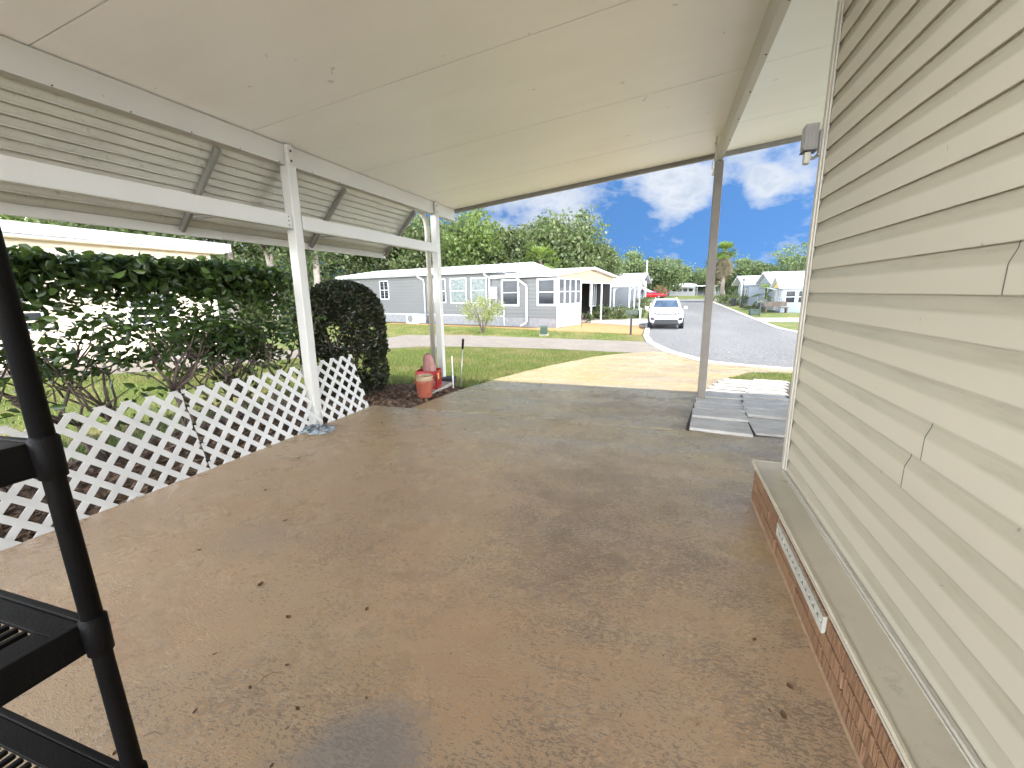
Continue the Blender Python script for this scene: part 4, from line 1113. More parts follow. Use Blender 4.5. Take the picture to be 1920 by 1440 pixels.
# main body u -20.7..-3.9, v .06..8
H1.p(MB().box(-20.6, -3.95, .10, 7.9, ZB, 2.72), 'wall_core', 'dark_grey_siding')
H1.siding(-20.7, -3.9, .08, -.10, 2.74, 'grey_siding')
H1.siding(.08, 7.9, -20.62, -.10, 2.74, 'grey_siding', 'v', out=-1, name='end_wall')
H1.p(MB().box(-20.72, -20.60, .03, .10, -.10, 2.74), 'corner_board', 'white_paint')
mb = MB(); mb.box(-20.6, -3.9, .04, .10, ZB - .1, -.10)
for k in range(3): mb.box(-20.6, -3.9, .025, .038, ZB - .02 + k * .2, ZB + .165 + k * .2)
sk_ = H1.p(mb, 'skirt', 'skirt')
H1.p(MB().box(-20.65, -3.95, .015, .03, -.13, -.075), 'skirt_trim', 'white_paint')
rf = H1.gable_roof(-21.4, -4.15, -.42, 8.4, 2.95, 3.58, 'roof_white')
mb = MB()
for u in np.arange(-21.2, -4.2, .62): 
    mb.add([(u, -.42, 2.953), (u + .03, -.42, 2.975), (u + .06, -.42, 2.953), (u, 3.99, 3.583), (u + .03, 3.99, 3.605), (u + .06, 3.99, 3.583)], [(0, 1, 4, 3), (1, 2, 5, 4)])
H1.p(mb, 'roof_rib', 'roof_white', rf)
H1.p(MB().box(-21.4, -3.7, -.52, -.425, 2.80, 2.965), 'gutter', 'white_paint', rf, bevel=.01)
H1.p(MB().prism([(-.38, 2.80), (3.99, 3.52), (8.3, 2.80)], 'x', -4.24, -4.12), 'gable', 'white_siding')
H1.p(MB().box(-21.3, -3.9, -.41, .05, 2.73, 2.77), 'soffit', 'white_paint')
H1.window(-19.95, -18.9, 1.3, 2.5, .056, glass='glass')
H1.window(-16.35, -15.28, 1.02, 2.50, .056, glass='glass', vm=1)
H1.window(-10.35, -9.14, .76, 2.47, .056, glass='glass', vm=1)
H1.window(-8.73, -7.19, .73, 2.49, .056, glass='curtain')
H1.window(-6.82, -5.42, .74, 2.47, .056, glass='curtain')
def dspout(h, pts, r=.045): return h.p(MB().tube(pts, r, 8), 'downspout', 'white_paint', smooth=True)
dspout(H1, [(-11.52, -.46, 2.82), (-11.5, -.42, 2.66), (-11.28, -.06, 2.45), (-11.28, -.02, 2.2), (-11.28, -.02, -.5)], .06)
dspout(H1, [(-5.28, -.46, 2.82), (-5.28, -.40, 2.62), (-5.15, -.06, 2.42), (-5.15, -.02, 2.2), (-5.15, -.02, -.55)], .07)
H1.p(MB().tube([(-10.85, -.02, 1.75), (-10.85, -.02, -.1)], .04, 8), 'line_set_cover', 'white_paint')
mb = MB().box(-5.02, -4.55, -.10, .05, 1.05, 1.80); me_ = H1.p(mb, 'meter_box', 'ac_metal', bevel=.01)
H1.p(MB().lathe((-4.60, -.03, 1.35), [(.0001, -.12), (.09, -.11), (.10, .02)], 14, 'y').tube([(-4.62, -.03, 1.1), (-4.62, -.03, -.3)], .025, 8), 'meter_dial', 'ac_metal', me_)
# screened room: u -3.9..0, v 0..3.2
H1.siding(-3.93, 0, -.05, -.15, 2.30, 'grey_siding', name='room_wall')
H1.p(MB().box(-3.88, -.06, .0, 3.1, ZB, .55), 'room_core', 'dark_grey_siding')
H1.p(MB().box(-3.90, -.02, -.03, .02, ZB - .05, -.15), 'room_skirt', 'skirt')
mb = MB()
for k in range(3): mb.box(-3.9, -.02, -.045, -.031, ZB - .0 + k * .19, ZB + .165 + k * .19)
H1.p(mb, 'room_skirt_course', 'skirt')
H1.p(MB().box(-4.0, -3.92, -.08, .02, ZB, 2.34).box(-.03, .06, -.09, -.0, ZB, 2.34), 'corner_board', 'white_paint')
H1.window(-4.18 + .05, -2.72, .56, 2.30, -.075, glass='glass', fw=.13)
H1.window(-1.40, -.06, .58, 2.28, -.075, glass='glass', fw=.13)
H1.siding(.0, 3.2, .02, ZB, .62, 'white_siding', 'v', out=1, name='room_end_wall', pitch=.19)
H1.p(MB().box(-.05, .05, .0, 3.22, 2.22, 2.42).box(-.04, .06, .0, 3.22, .60, .68), 'room_rail', 'white_paint')
for a, b in ((.06, .80), (.84, 1.58), (1.62, 2.36), (2.40, 3.16)): H1.window(a, b, .66, 2.24, .0, 'v', 1, 'screen', 1, 0, .055)
H1.p(MB().box(-.06, .055, 3.17, 3.25, ZB, 2.4), 'corner_board', 'white_paint')
r2 = H1.gable_roof(-4.75, .42, -.40, 9.2, 2.50, 3.05, 'roof_white', .12, name='carport_roof')
H1.p(MB().box(-4.75, .40, -.50, -.405, 2.34, 2.52), 'gutter', 'white_paint', r2, bevel=.01)
H1.p(MB().prism([(-.40, 2.38), (4.4, 2.93), (9.2, 2.38), (9.2, 2.50), (4.4, 3.07), (-.40, 2.50)], 'x', .421, .455), 'rake_board', 'white_paint', r2)
H1.p(MB().prism([(.0, 2.30), (.0, 2.42), (4.4, 2.90), (8.7, 2.42), (8.7, 2.05), (3.25, 2.05), (3.25, 2.30)], 'x', .04, .09), 'gable_panel', 'beige_panel')
MB_orn = MB()
for a in range(5): MB_orn.tube([(.10, 6.4 + .14 * math.cos(a * 1.26), 2.42 + .14 * math.sin(a * 1.26)), (.115, 6.4, 2.42)], [.05, .03], 6)
H1.p(MB_orn, 'gable_ornament', 'vent_white')
dspout(H1, [(-2.62, -.46, 2.36), (-2.6, -.42, 2.22), (-2.18, -.12, 1.85), (-2.16, -.11, 1.6), (-2.16, -.11, -.35), (-2.18, -.14, -.48), (-2.45, -.42, -.68)], .075)
for v in (4.95, 6.75): H1.p(MB().box(-.04, .06, v - .05, v + .05, ZB, 2.06), 'carport_post', 'white_paint')
H1.p(MB().box(-.03, .05, 3.26, 8.7, 1.98, 2.06), 'carport_beam', 'white_paint')
H1.p(MB().box(-3.9, -.1, 8.6, 8.7, ZB, 2.3).box(-3.95, -3.85, 3.2, 8.6, ZB, 2.3).box(-3.8, -.1, 3.12, 3.19, ZB, 2.3), 'carport_back', 'dark_in')
for a in (3.6, 4.5, 5.4): H1.p(MB().box(-3.84, -3.80, a, a + .06, ZB, 2.2), 'screen_frame', 'white_paint')
H1.window(7.3, 8.5, .3, 2.0, -1.2, 'v', 1, 'screen', 0, 2, .06)

# ---- neighbour behind the hedge
H2 = House('cream_house', 'cream sided mobile home with a bright white eave behind the hedge', -13.0, 9.8, 0, 0)
H2.p(MB().box(-6, -.03, -22, -.02, -.6, 2.72), 'wall_core', 'cream_siding')
H2.siding(-22, 0, 0, -.1, 2.74, 'cream_siding', 'v', out=1, pitch=.2)
H2.p(MB().box(-.05, .03, -.06, .03, -.5, 2.74), 'corner_board', 'white_paint')
H2.p(MB().box(-.02, .02, -22, 0, -.6, -.1), 'skirt', 'skirt')
mb = MB(); mb.prism([(.42, 2.80), (-3, 3.25), (-6.4, 2.80), (-6.4, 2.70), (.42, 2.70)], 'y', -22.4, .35); rr = H2.p(mb, 'roof', 'roof_white')
H2.p(MB().box(.425, .50, -22.4, .36, 2.73, 2.955), 'fascia', 'white_paint', rr)
H2.p(MB().box(.02, .41, -22.2, .2, 2.66, 2.695), 'soffit', 'cream_siding')
for a, b in ((-2.4, -1.2), (-5.2, -4.0), (-8.2, -6.8)): H2.window(a, b, .7, 1.9, .02, 'v', 1, 'glass', 1, 0)
H2.p(MB().box(1.55, 1.72, -5.30, -5.08, -.4, 3.35), 'porch_post', 'pale_blue_siding')

# ---- second and third house on the left of the street
H3 = House('white_house', 'small white metal roofed house with an open carport beyond the grey house', -3.0, 40.5, -R(6))
H3.p(MB().box(-9, -3.4, 1.6, 8, 0, 2.5), 'wall', 'white_siding')
r3 = H3.gable_roof(-10, .5, -.6, 5.6, 2.55, 3.35, 'roof_white', .12)
H3.p(MB().prism([(-.5, 2.48), (2.5, 3.22), (5.5, 2.48)], 'x', .2, .26), 'gable', 'white_paint')
H3.p(MB().box(-10, .45, -.70, -.605, 2.40, 2.58), 'gutter', 'white_paint', r3)
for u, v in ((-6.2, -.3), (-3.4, -.3), (-1.3, -.3), (.05, -.3), (.05, 2.2), (.05, 5.2)):
    pz = H3.p(MB().box(u - .06, u + .06, v - .06, v + .06, 0, 2.44), 'carport_post', 'white_paint')
    H3.p(MB().tube([(u, v, 1.9), (u + .12, v, 2.2), (u + .42, v, 2.42)], .04, 6), 'arch_brace', 'white_paint', pz)
H3.p(MB().box(-6.2, -2.4, .9, 1.0, .0, 1.0), 'low_wall', 'dark_in')
H3.window(-5.6, -4.6, .9, 2.1, 1.58, glass='screen')
H4 = House('slate_house', 'slate grey gabled house with a striped awning beside the red car', -2.9, 52, -R(5))
H4.p(MB().box(-9, -.05, 0, 7, 0, 2.75), 'wall', 'dark_grey_siding')
H4.siding(-4.5, -.05, -.02, .05, 2.72, 'dark_grey_siding', name='front_siding')
r4 = H4.gable_roof(-9.5, .5, -.5, 7.4, 2.85, 4.0, 'roof_grey', .12)
H4.p(MB().prism([(0, 2.75), (3.45, 3.72), (7.0, 2.75)], 'x', -.12, -.03), 'gable', 'white_siding')
H4.p(MB().box(-.08, .04, -.06, .08, 0, 2.8), 'corner_board', 'white_paint')
mb = MB()
for k in range(7): mb.add([(0, .5 + k * .6, 2.3), (0, .8 + k * .6, 2.3), (1.1, .8 + k * .6, 1.75), (1.1, .5 + k * .6, 1.75)], [(0, 1, 2, 3)])
H4.p(mb, 'striped_awning', 'white_paint'); mb = MB()
for k in range(7): mb.add([(0, .8 + k * .6, 2.3), (0, 1.1 + k * .6, 2.3), (1.1, 1.1 + k * .6, 1.75), (1.1, .8 + k * .6, 1.75)], [(0, 1, 2, 3)])
H4.p(mb, 'awning_stripe', 'ac_metal'); H4.window(1, 2.4, .7, 1.8, -.02, 'v', 1, 'screen')
H5 = House('low_house', 'low white house with a row of dark windows at the far end of the street', 1.0, 120, 0)
H5.p(MB().box(0, 6, 0, 8, -.3, 2.2), 'wall', 'white_siding'); H5.gable_roof(-.5, 6.4, -.5, 8.4, 2.4, 3.1, 'roof_white', .18)
for k in range(4): H5.window(.5 + k * 1.3, 1.6 + k * 1.3, .9, 1.8, -.01, glass='glass', mull=0)
H5.p(MB().box(.2, 5.8, -1.1, -.02, 1.85, 1.98), 'awning', 'white_paint')
H6 = House('open_carport', 'flat roofed open carport beside the low far house', 7.4, 121, 0, cat='carport')
H6.p(MB().box(0, 6.5, 0, 7, 2.2, 2.45), 'roof', 'roof_white')
for u in (.1, 2.2, 4.3, 6.4): H6.p(MB().box(u - .06, u + .06, .1, .2, -.3, 2.2), 'post', 'white_paint')
H6.p(MB().box(0, 6.5, 6.8, 7, -.3, 2.2), 'back_wall', 'dark_grey_siding')
H7 = House('far_white_house', 'white house mostly hidden behind the red car and its shrubs', -14.0, 92, 0)
H7.p(MB().box(0, 9, 0, 7, -.3, 2.3), 'wall', 'white_siding'); H7.gable_roof(-.5, 9.5, -.5, 7.5, 2.4, 3.4, 'roof_white', .15)
H7.window(5, 6.4, .8, 1.9, -.01, glass='glass')
# ---- right of the street
H8 = House('pale_house', 'pale blue house with a bright white roof behind the street lamp', 9.3, 59, 0)
H8.p(MB().box(0, 7.5, 0, 8, -.3, 2.35), 'wall', 'pale_blue_siding'); H8.siding(0, 7.5, -.01, .05, 2.35, 'pale_blue_siding', name='front_siding')
H8.gable_roof(-.8, 7.6, -.5, 8.5, 2.45, 3.5, 'roof_white', .14)
H8.p(MB().prism([(0, 2.35), (4, 3.36), (8, 2.35)], 'x', -.08, -.01), 'gable', 'white_siding')
for a in (.8, 2.4, 5.0): H8.window(a, a + 1.0, .7, 1.9, -.0, 'v', -1, 'glass', 0)
H8.p(MB().box(-.9, -.7, -.55, -.45, 0, 2.4), 'porch_post', 'white_paint')
H9 = House('gabled_house', 'pale gabled house with shuttered windows behind the small palms', 10.0, 49.8, 0)
H9.p(MB().box(0, 9, 0, 7, -.3, 2.5), 'wall', 'pale_blue_siding'); H9.siding(0, 9, -.01, .05, 2.5, 'pale_blue_siding', name='front_siding')
H9.gable_roof(-.4, 9.5, -.5, 7.5, 2.6, 3.7, 'roof_white', .15)
H9.p(MB().prism([(0, 2.5), (3.5, 3.54), (7.0, 2.5)], 'x', -.08, -.01), 'gable', 'pale_blue_siding')
H9.window(1.0, 1.7, .9, 2.2, -.02, glass='glass', mull=0)
for u in (.62, 1.75): H9.p(MB().box(u, u + .3, -.07, -.03, .85, 2.25), 'shutter', 'dark_grey_siding')
H9.window(2.4, 3.6, .8, 2.2, .0, 'v', -1, 'glass', 1)
H9p = House('sun_porch', 'white sun porch with french windows under a small yellow gable', 9.6, 44.2, 0, cat='porch')
H9p.p(MB().box(.04, 4.9, .04, 5.4, -.3, 2.05), 'wall', 'pale_blue_siding'); H9p.gable_roof(-.35, 5.3, -.35, 3.4, 2.15, 3.15, 'roof_white', .12)
H9p.p(MB().prism([(.0, 2.05), (1.55, 2.92), (3.1, 2.05)], 'x', -.06, .0), 'gable', 'yellow_paint')
H9p.siding(0, 4.9, .03, -.1, .75, 'pale_blue_siding', name='front_siding')
for a in (.25, 1.0, 2.1): H9p.window(a, a + .62, .1, 1.85, .04, 'v', -1, 'glass', 2, 1, .05)
for a in (.25, 1.2, 2.15, 3.1): H9p.window(a, a + .8, .75, 1.85, .01, 'u', -1, 'glass', 1, 0, .06)
H9p.p(MB().tube([(-.45, -.1, 1.9), (-1.2, -.1, 2.1), (-1.25, 3.2, 2.1)], .05, 6), 'canopy_edge', 'dark_grey_siding')

# ================================================================== YARD AND STREET THINGS
ac = thing('air_conditioner', 'white boxed air conditioner standing against the grey house wall', 'air conditioner', (-17.55, 28.75, -.72), -R(15))
MB().box(-.62, .62, -.42, .42, .02, .70).build('case', M['white_paint'], ac, bevel=.03)
MB().lathe((-.18, -.425, .36), [(.0001, -.012), (.27, -.010), (.28, .004)], 20, 'y').build('fan_grille', M['ac_dark'], ac)
MB().box(-.66, .66, -.46, .46, -.06, .018).build('pad', M['concrete'], ac)
ac.location = (-6.2 + math.cos(-R(15)) * -11.55 + math.sin(R(15)) * -.75, 26.4 + math.sin(-R(15)) * -11.55 + math.cos(R(15)) * -.75, -.72)
ut = thing('utility_box', 'small green utility cabinet on the lawn beside the paved drive', 'utility box', (-5.84, 21.85, -.76), .2)
MB().prism([(-.22, 0), (.22, 0), (.20, .44), (-.15, .50), (-.21, .42)], 'x', -.18, .18).build('cabinet', M['green_metal'], ut, bevel=.015)
MB().box(-.23, .23, -.27, .27, -.02, .05).build('base', M['ac_metal'], ut); MB().box(-.14, .14, -.226, -.214, .10, .36).build('door', M['green_metal'], ut)
def mailbox(label, x, y, h, m, post_m, w=.48, rz_=0):
    t = thing('mailbox', label, 'mailbox', (x, y, g(y) - .03), rz_, 'roadside mailboxes')
    MB().box(-.05, .05, -.05, .05, 0, h).build('post', M[post_m], t)
    a = [(math.cos(k * math.pi / 8) * .12, math.sin(k * math.pi / 8) * .12 + h + .10) for k in range(9)]
    MB().prism([(.12, h), *a, (-.12, h)], 'x', -w / 2, w / 2).build('box', M[m], t)
    MB().prism([(.125, h - .005), *[(p[0] * 1.04, p[1] + .004) for p in a], (-.125, h - .005)], 'x', w / 2 + .001, w / 2 + .02).build('door', M[m], t)
    MB().box(-.02, .0, -.145, -.13, h + .05, h + .22).build('flag', M['car_red'], t)
mailbox('green mailbox on a thin dark post at the kerb left of the white car', -1.55, 22.7, 1.02, 'green_metal', 'black_metal', .56)
mailbox('dark green topped mailbox on a post on the right hand lawn', 7.1, 39.1, 1.0, 'green_metal', 'black_metal', .6)
def street_lamp(label, x, y, h, m, white=False):
    t = thing('street_lamp', label, 'street lamp', (x, y, g(y) - .03), 0, 'street lamps')
    MB().lathe((0, 0, 0), [(.12, 0), (.12, .25), (.06, .32), (.045, h), (.06, h + .02)], 12).build('post', M[m], t)
    MB().lathe((0, 0, h), [(.05, .0), (.10, .06), (.16, .36), (.17, .38), (.0001, .38)], 10).build('lantern', M['lamp_white' if white else 'lamp_glass'], t)
    MB().lathe((0, 0, h), [(.19, .38), (.10, .50), (.03, .56), (.02, .64), (.0001, .66)], 10).build('cap', M[m], t)
street_lamp('black street lamp in front of the pale blue house', 8.05, 54.6, 2.5, 'black_metal')
street_lamp('street lamp with a white globe by the palms, beside the slim post', 7.3, 80, 2.0, 'black_metal', True)
street_lamp('street lamp beyond the red car', -2.6, 88, 3.4, 'black_metal')
pp = thing('pole', 'thin pale pole behind the white car left of the street', 'pole', (-2.35, 58, g(58)))
MB().lathe((0, 0, 0), [(.06, 0), (.05, 5.3), (.0001, 5.32)], 8).build('shaft', M['white_pvc'], pp); MB().lathe((0, 0, 0), [(.09, 5.3), (.10, 5.4), (.0001, 5.5)], 8).build('finial', M['white_pvc'], pp)
mk = MB().box(-.07, .07, -.07, .07, 0, .75).add([(-.07, -.07, .751), (.07, -.07, .751), (.07, .07, .751), (-.07, .07, .751), (0, 0, .84)], [(0, 1, 4), (1, 2, 4), (2, 3, 4), (3, 0, 4)]).build('marker_post', M['white_paint']); mk.location = (-1.75, 35.2, g(35)); tag(mk, 'short white marker post on the lawn just left of the white car', 'post')
sg = thing('garden_stake', 'thin brown garden stake in the orange mulch by the screened room', 'stake', (-4.85, 27.3, -.73))
MB().tube([(0, 0, 0), (0, 0, .6)], .018, 6).build('rod', M['bark_dark'], sg); MB().box(-.09, .09, -.015, .015, .60, .72).build('plate', M['bark_dark'], sg)
bn = thing('bench', 'dark wooden bench in front of the white sun porch', 'bench', (9.0, 43.0, g(43)), .15)
MB().box(-.9, .9, -.22, .22, .42, .48).build('seat', M['bark_dark'], bn); MB().box(-.9, .9, .20, .25, .55, .95).build('backrest', M['bark_dark'], bn)
for sx in (-.8, .8): MB().box(sx - .04, sx + .04, -.2, .22, 0, .419).build('leg', M['bark_dark'], bn)
cn = thing('bin', 'small dark lidded bin on the right hand lawn by the road', 'bin', (7.6, 57.3, g(57) - .03))
MB().lathe((0, 0, 0), [(.0001, 0), (.24, 0), (.28, .75), (.0001, .75)], 14).build('tub', M['black_metal'], cn); MB().lathe((0, 0, 0), [(.31, .751), (.30, .82), (.0001, .90)], 14).build('lid', M['black_metal'], cn)
pb = thing('planter', 'dark square planter box behind the right hand mailbox', 'planter', (6.95, 40.6, g(40) - .03))
MB().box(-.34, .34, -.34, .34, 0, .42).build('tub', M['green_metal'], pb, bevel=.03); MB().box(-.37, .37, -.37, .37, .421, .47).build('rim', M['green_metal'], pb)
for args in (('low_shrub', 'clipped green shrub left end of the row before the open carport', 'shrub', -4.4, 33.9, .8, .7, 1.05, 41), ('low_shrub', 'clipped green shrub middle of the row before the open carport', 'shrub', -3.3, 34.4, .8, .7, 1.0, 42),
             ('low_shrub', 'clipped green shrub nearest the street in the row before the open carport', 'shrub', -2.2, 36.6, .7, .8, .95, 43), ('low_shrub', 'dark shrub at the corner of the slate grey house', 'shrub', -2.4, 48.5, .9, .9, 1.3, 44),
             ('low_shrub', 'shrub in front of the red car', 'shrub', -2.3, 54, .8, .8, 1.1, 45), ('low_shrub', 'wide shrub beside the pale blue house', 'shrub', 7.9, 62, 1.0, .9, 1.5, 46), ('low_shrub', 'green rounded shrub left of the street lamp on the right', 'shrub', 8.35, 58.5, .8, .8, 1.3, 47),
             ('low_shrub', 'dark low shrub under the shaggy palms', 'shrub', 7.2, 67.5, 1.1, 1.1, 1.2, 48), ('low_shrub', 'spiky low shrub at the foot of the two small palms', 'shrub', 10.1, 47.2, .8, .6, .45, 49)):
    nm, lab, ct_, x, y, rx, ry, h, sd = args
    shrub(nm, lab, ct_, x, y, rx, ry, h, M['far_leaf'] if sd > 44 else M['oak_leaf'], 700, .16, 'low shrubs along the street', seed=sd)
shrub('flowering_shrub', 'pink flowering shrub right of the red car', 'shrub', 0.1 - 1.2, 97, 1.5, 1.5, 2.4, M['pink_flower'], 900, .3, seed=52)
for k, (x, y, lab) in enumerate(((-5.2, 30.9, 'dark potted shrub at the corner post of the open carport'), (9.2, 52.5, 'small dark shrub beside the pale gabled house'))):
    shrub('garden_shrub', lab, 'shrub', x, y, .4, .4, .8, M['far_leaf'], 300, .13, 'small garden shrubs', seed=60 + k)

# ================================================================== CARS
def car(name, label, x, y, ang, paint, L=4.6, W=1.92, H=1.72, suv=True):
    t = thing(name, label, 'car', (x, y, g(y) - .012), ang)
    # stations along the length: front at -L/2. (y, half width, z bottom, z belt)
    w = W / 2
    S = [(-L / 2, .62, .42, .80), (-L / 2 + .07, .86, .34, .98), (-L / 2 + .3, .95, .30, 1.04), (-L / 2 + .9, 1.0, .30, 1.10), (-L * .16, 1.0, .30, 1.15), (.2, 1.0, .30, 1.16), (L * .3, 1.0, .30, 1.17), (L / 2 - .25, .97, .32, 1.15), (L / 2 - .05, .90, .40, 1.08), (L / 2, .80, .5, .98)]
    k_ = H / 1.72
    def ring(y_, hw, z0, z1):
        hw *= w; z0 *= k_; z1 *= k_; zm = z0 + (z1 - z0) * .55
        return [(-hw * .80, y_, z0), (-hw * .96, y_, z0 + .09), (-hw, y_, zm), (-hw * .975, y_, z1 - .10), (-hw * .90, y_, z1 - .015), (-hw * .6, y_, z1 + .012), (0, y_, z1 + .025),
                (hw * .6, y_, z1 + .012), (hw * .90, y_, z1 - .015), (hw * .975, y_, z1 - .10), (hw, y_, zm), (hw * .96, y_, z0 + .09), (hw * .80, y_, z0)]
    vs = []; fs = []
    for s_ in S: vs += ring(*s_)
    n = 13
    for i in range(len(S) - 1):
        for j in range(n): fs.append((i * n + j, i * n + (j + 1) % n, (i + 1) * n + (j + 1) % n, (i + 1) * n + j))
    fs += [tuple(range(n)), tuple((len(S) - 1) * n + j for j in range(n))]
    MB().add(vs, fs).build('body', M[paint], t, smooth=True)
    # greenhouse
    zb = 1.13 * k_; zt = H - .02
    ys = (-L * .20, -L * .055, L * .36, L * .46) if suv else (-L * .14, .02, L * .20, L * .36)
    bw, tw = w * .90, w * .70
    P = [(-bw, ys[0], zb), (bw, ys[0], zb), (bw, ys[3], zb), (-bw, ys[3], zb), (-tw, ys[1], zt - .05), (tw, ys[1], zt - .05), (tw, ys[2], zt - .04), (-tw, ys[2], zt - .04)]
    cab = MB().add(P, [(0, 1, 5, 4), (1, 2, 6, 5), (2, 3, 7, 6), (3, 0, 4, 7), (4, 5, 6, 7), (0, 3, 2, 1)]).build('cabin', M[paint], t, bevel=.07)
    def quad(name, a, b, c, d, i0, i1, j0, j1, off, m=M['car_glass']):
        a, b, c, d = map(Vector, (a, b, c, d)); nrm = (b - a).cross(d - a).normalized()
        f = lambda u, v: (a * (1 - u) + b * u) * (1 - v) + (d * (1 - u) + c * u) * v + nrm * off
        q = [f(i0, j0), f(i1, j0), f(i1, j1), f(i0, j1)]; q2 = [p - nrm * .012 for p in q]
        MB().add(q + q2, [(0, 1, 2, 3), (7, 6, 5, 4), (0, 4, 5, 1), (1, 5, 6, 2), (2, 6, 7, 3), (3, 7, 4, 0)]).build(name, m, t)
    quad('windscreen', P[0], P[1], P[5], P[4], .07, .93, .10, .90, .006)
    quad('rear_window', P[2], P[3], P[7], P[6], .1, .9, .2, .85, .006)
    for a, b, c, d in ((P[1], P[2], P[6], P[5]), (P[3], P[0], P[4], P[7])):
        for i0, i1 in ((.07, .36), (.39, .66), (.69, .93)): quad('side_window', a, b, c, d, i0, i1, .18, .86, .006)
    if suv:
        for sx in (-1, 1): MB().box(sx * tw * .92 - .02, sx * tw * .92 + .02, ys[1] + .2, ys[2] - .1, zt - .015, zt + .03).build('roof_rail', M['steel'], t)
    yf = -L / 2
    MB().prism([(-.52, .80), (.52, .80), (.50, .92), (-.50, .92)], 'y', yf - .035, yf + .12).build('grille', M['car_black'], t, bevel=.02)
    MB().box(-.46, .46, yf - .042, yf - .0355, .835, .85).box(-.46, .46, yf - .042, yf - .0355, .87, .885).build('grille_bar', M['steel'], t)
    for sx in (-1, 1):
        MB().prism([(sx * .54, .83), (sx * .88, .86), (sx * .90, .96), (sx * .53, .93)], 'y', yf + .0, yf + .20).build('headlight', M['lamp_glass'], t, bevel=.015)
        MB().prism([(sx * .58, .86), (sx * .66, .865), (sx * .66, .92), (sx * .58, .91)], 'y', yf - .012, yf - .002).build('headlight_lens', M['car_black'], t)
        MB().prism([(sx * .60, .52), (sx * .84, .50), (sx * .86, .66), (sx * .70, .68)], 'y', yf - .01, yf + .16).build('fog_recess', M['car_black'], t, bevel=.02)
        m_ = MB().box(sx * (w + .03), sx * (w + .22), -L * .16 - .08, -L * .16 + .04, 1.08 * k_, 1.24 * k_).build('mirror', M[paint], t, bevel=.04)
        MB().box(sx * (w - .06), sx * (w + .031), -L * .16 - .03, -L * .16 + .01, 1.12 * k_, 1.17 * k_).build('mirror_arm', M['car_black'], m_)
        MB().box(sx * w * .985, sx * w * 1.004, -.04, .06, .80, .83).build('door_handle', M['steel'], t)
    MB().prism([(-.70, .30), (.70, .30), (.60, .56), (-.60, .56)], 'y', yf - .015, yf + .2).build('lower_intake', M['car_black'], t, bevel=.03)
    MB().prism([(-.62, .29), (.62, .29), (.58, .40), (-.58, .40)], 'y', yf - .05, yf + .0).build('skid_plate', M['car_black'], t, bevel=.02)
    for sx in (-1, 1):
        for wy in (-L * .305, L * .295):
            c = (sx * (w - .13), wy, .36)
            a = MB().lathe((sx * (w - .01) - .0, wy, .36), [(.30, -.06), (.43, -.06), (.44, .018), (.41, .02)], 24, 'x').build('wheel_arch', M['car_black'], t) if suv else None
            wh = MB().lathe(c, [(.20, -.115), (.33, -.115), (.36, -.08), (.36, .08), (.33, .115), (.22, .12), (.22, -.115)], 26, 'x').build('wheel', M['tyre'], t)
            mb = MB().lathe((c[0] + sx * .09, wy, .36), [(.0001, 0), (.06, .0), (.22, -.02 * 0), (.225, .02)], 20, 'x')
            for q in range(5):
                aa = q * 1.2566; mb.obox((c[0] + sx * .115, wy + math.cos(aa) * .12, .36 + math.sin(aa) * .12), (.012, 0, 0), (0, math.cos(aa) * .1, math.sin(aa) * .1), (0, -math.sin(aa) * .03, math.cos(aa) * .03))
            mb.build('rim', M['rim'], wh)
    MB().box(-w * .82, w * .82, -L * .42, L * .42, .20, .34).build('underside', M['car_black'], t)
    return t
car('white_car', 'white sport utility car parked at the left kerb facing the carport', .06, 28.55, R(1.5), 'car_white')
car('red_car', 'red car parked crosswise on a drive far down the street', -2.2, 92, R(68), 'car_red', 4.7, 1.85, 1.5, False)

# ================================================================== LIGHT, SKY, CAMERA
SUN_DIR = Vector((.54, .035, 1)).normalized()
el = math.asin(SUN_DIR.z); az = math.atan2(SUN_DIR.x, SUN_DIR.y)
sd = bpy.data.lights.new('sun', 'SUN'); sd.energy = 2.1; sd.angle = R(.53); sd.color = (1, .955, .88)
so = bpy.data.objects.new('sun', sd); COL.objects.link(so); so.rotation_euler = SUN_DIR.to_track_quat('Z', 'Y').to_euler()
W_ = bpy.data.worlds.new('World'); sc.world = W_; W_.use_nodes = True; nt = W_.node_tree; nt.nodes.clear()
def N(ty, **kw):
    x = nt.nodes.new(ty)
    for k, v in kw.items(): setattr(x, k, v)
    return x
def Mt(op, a, b=0., c=None):
    x = N('ShaderNodeMath', operation=op)
    for i, q in enumerate((a, b) if c is None else (a, b, c)):
        if hasattr(q, 'links'): nt.links.new(q, x.inputs[i])
        else: x.inputs[i].default_value = q
    return x.outputs[0]
tc = N('ShaderNodeTexCoord'); sep = N('ShaderNodeSeparateXYZ'); nt.links.new(tc.outputs['Generated'], sep.inputs[0])
sky = N('ShaderNodeTexSky', sky_type='NISHITA'); sky.sun_disc = False; sky.sun_elevation = el; sky.sun_rotation = az
sky.air_density = 1.0; sky.dust_density = .3; sky.ozone_density = 2.0; sky.altitude = 0
lift = N('ShaderNodeCombineXYZ')          # clear deep blue reaching down to the tree tops
for i in (0, 1): nt.links.new(sep.outputs[i], lift.inputs[i])
nt.links.new(Mt('ADD', Mt('MULTIPLY', sep.outputs[2], 1.4), .42), lift.inputs[2])
lv = N('ShaderNodeVectorMath', operation='NORMALIZE'); nt.links.new(lift.outputs[0], lv.inputs[0]); nt.links.new(lv.outputs[0], sky.inputs['Vector'])
tint = N('ShaderNodeMix', data_type='RGBA', blend_type='MULTIPLY'); tint.inputs[0].default_value = 1; tint.inputs[7].default_value = (.18, .285, .36, 1)
nt.links.new(sky.outputs[0], tint.inputs[6])
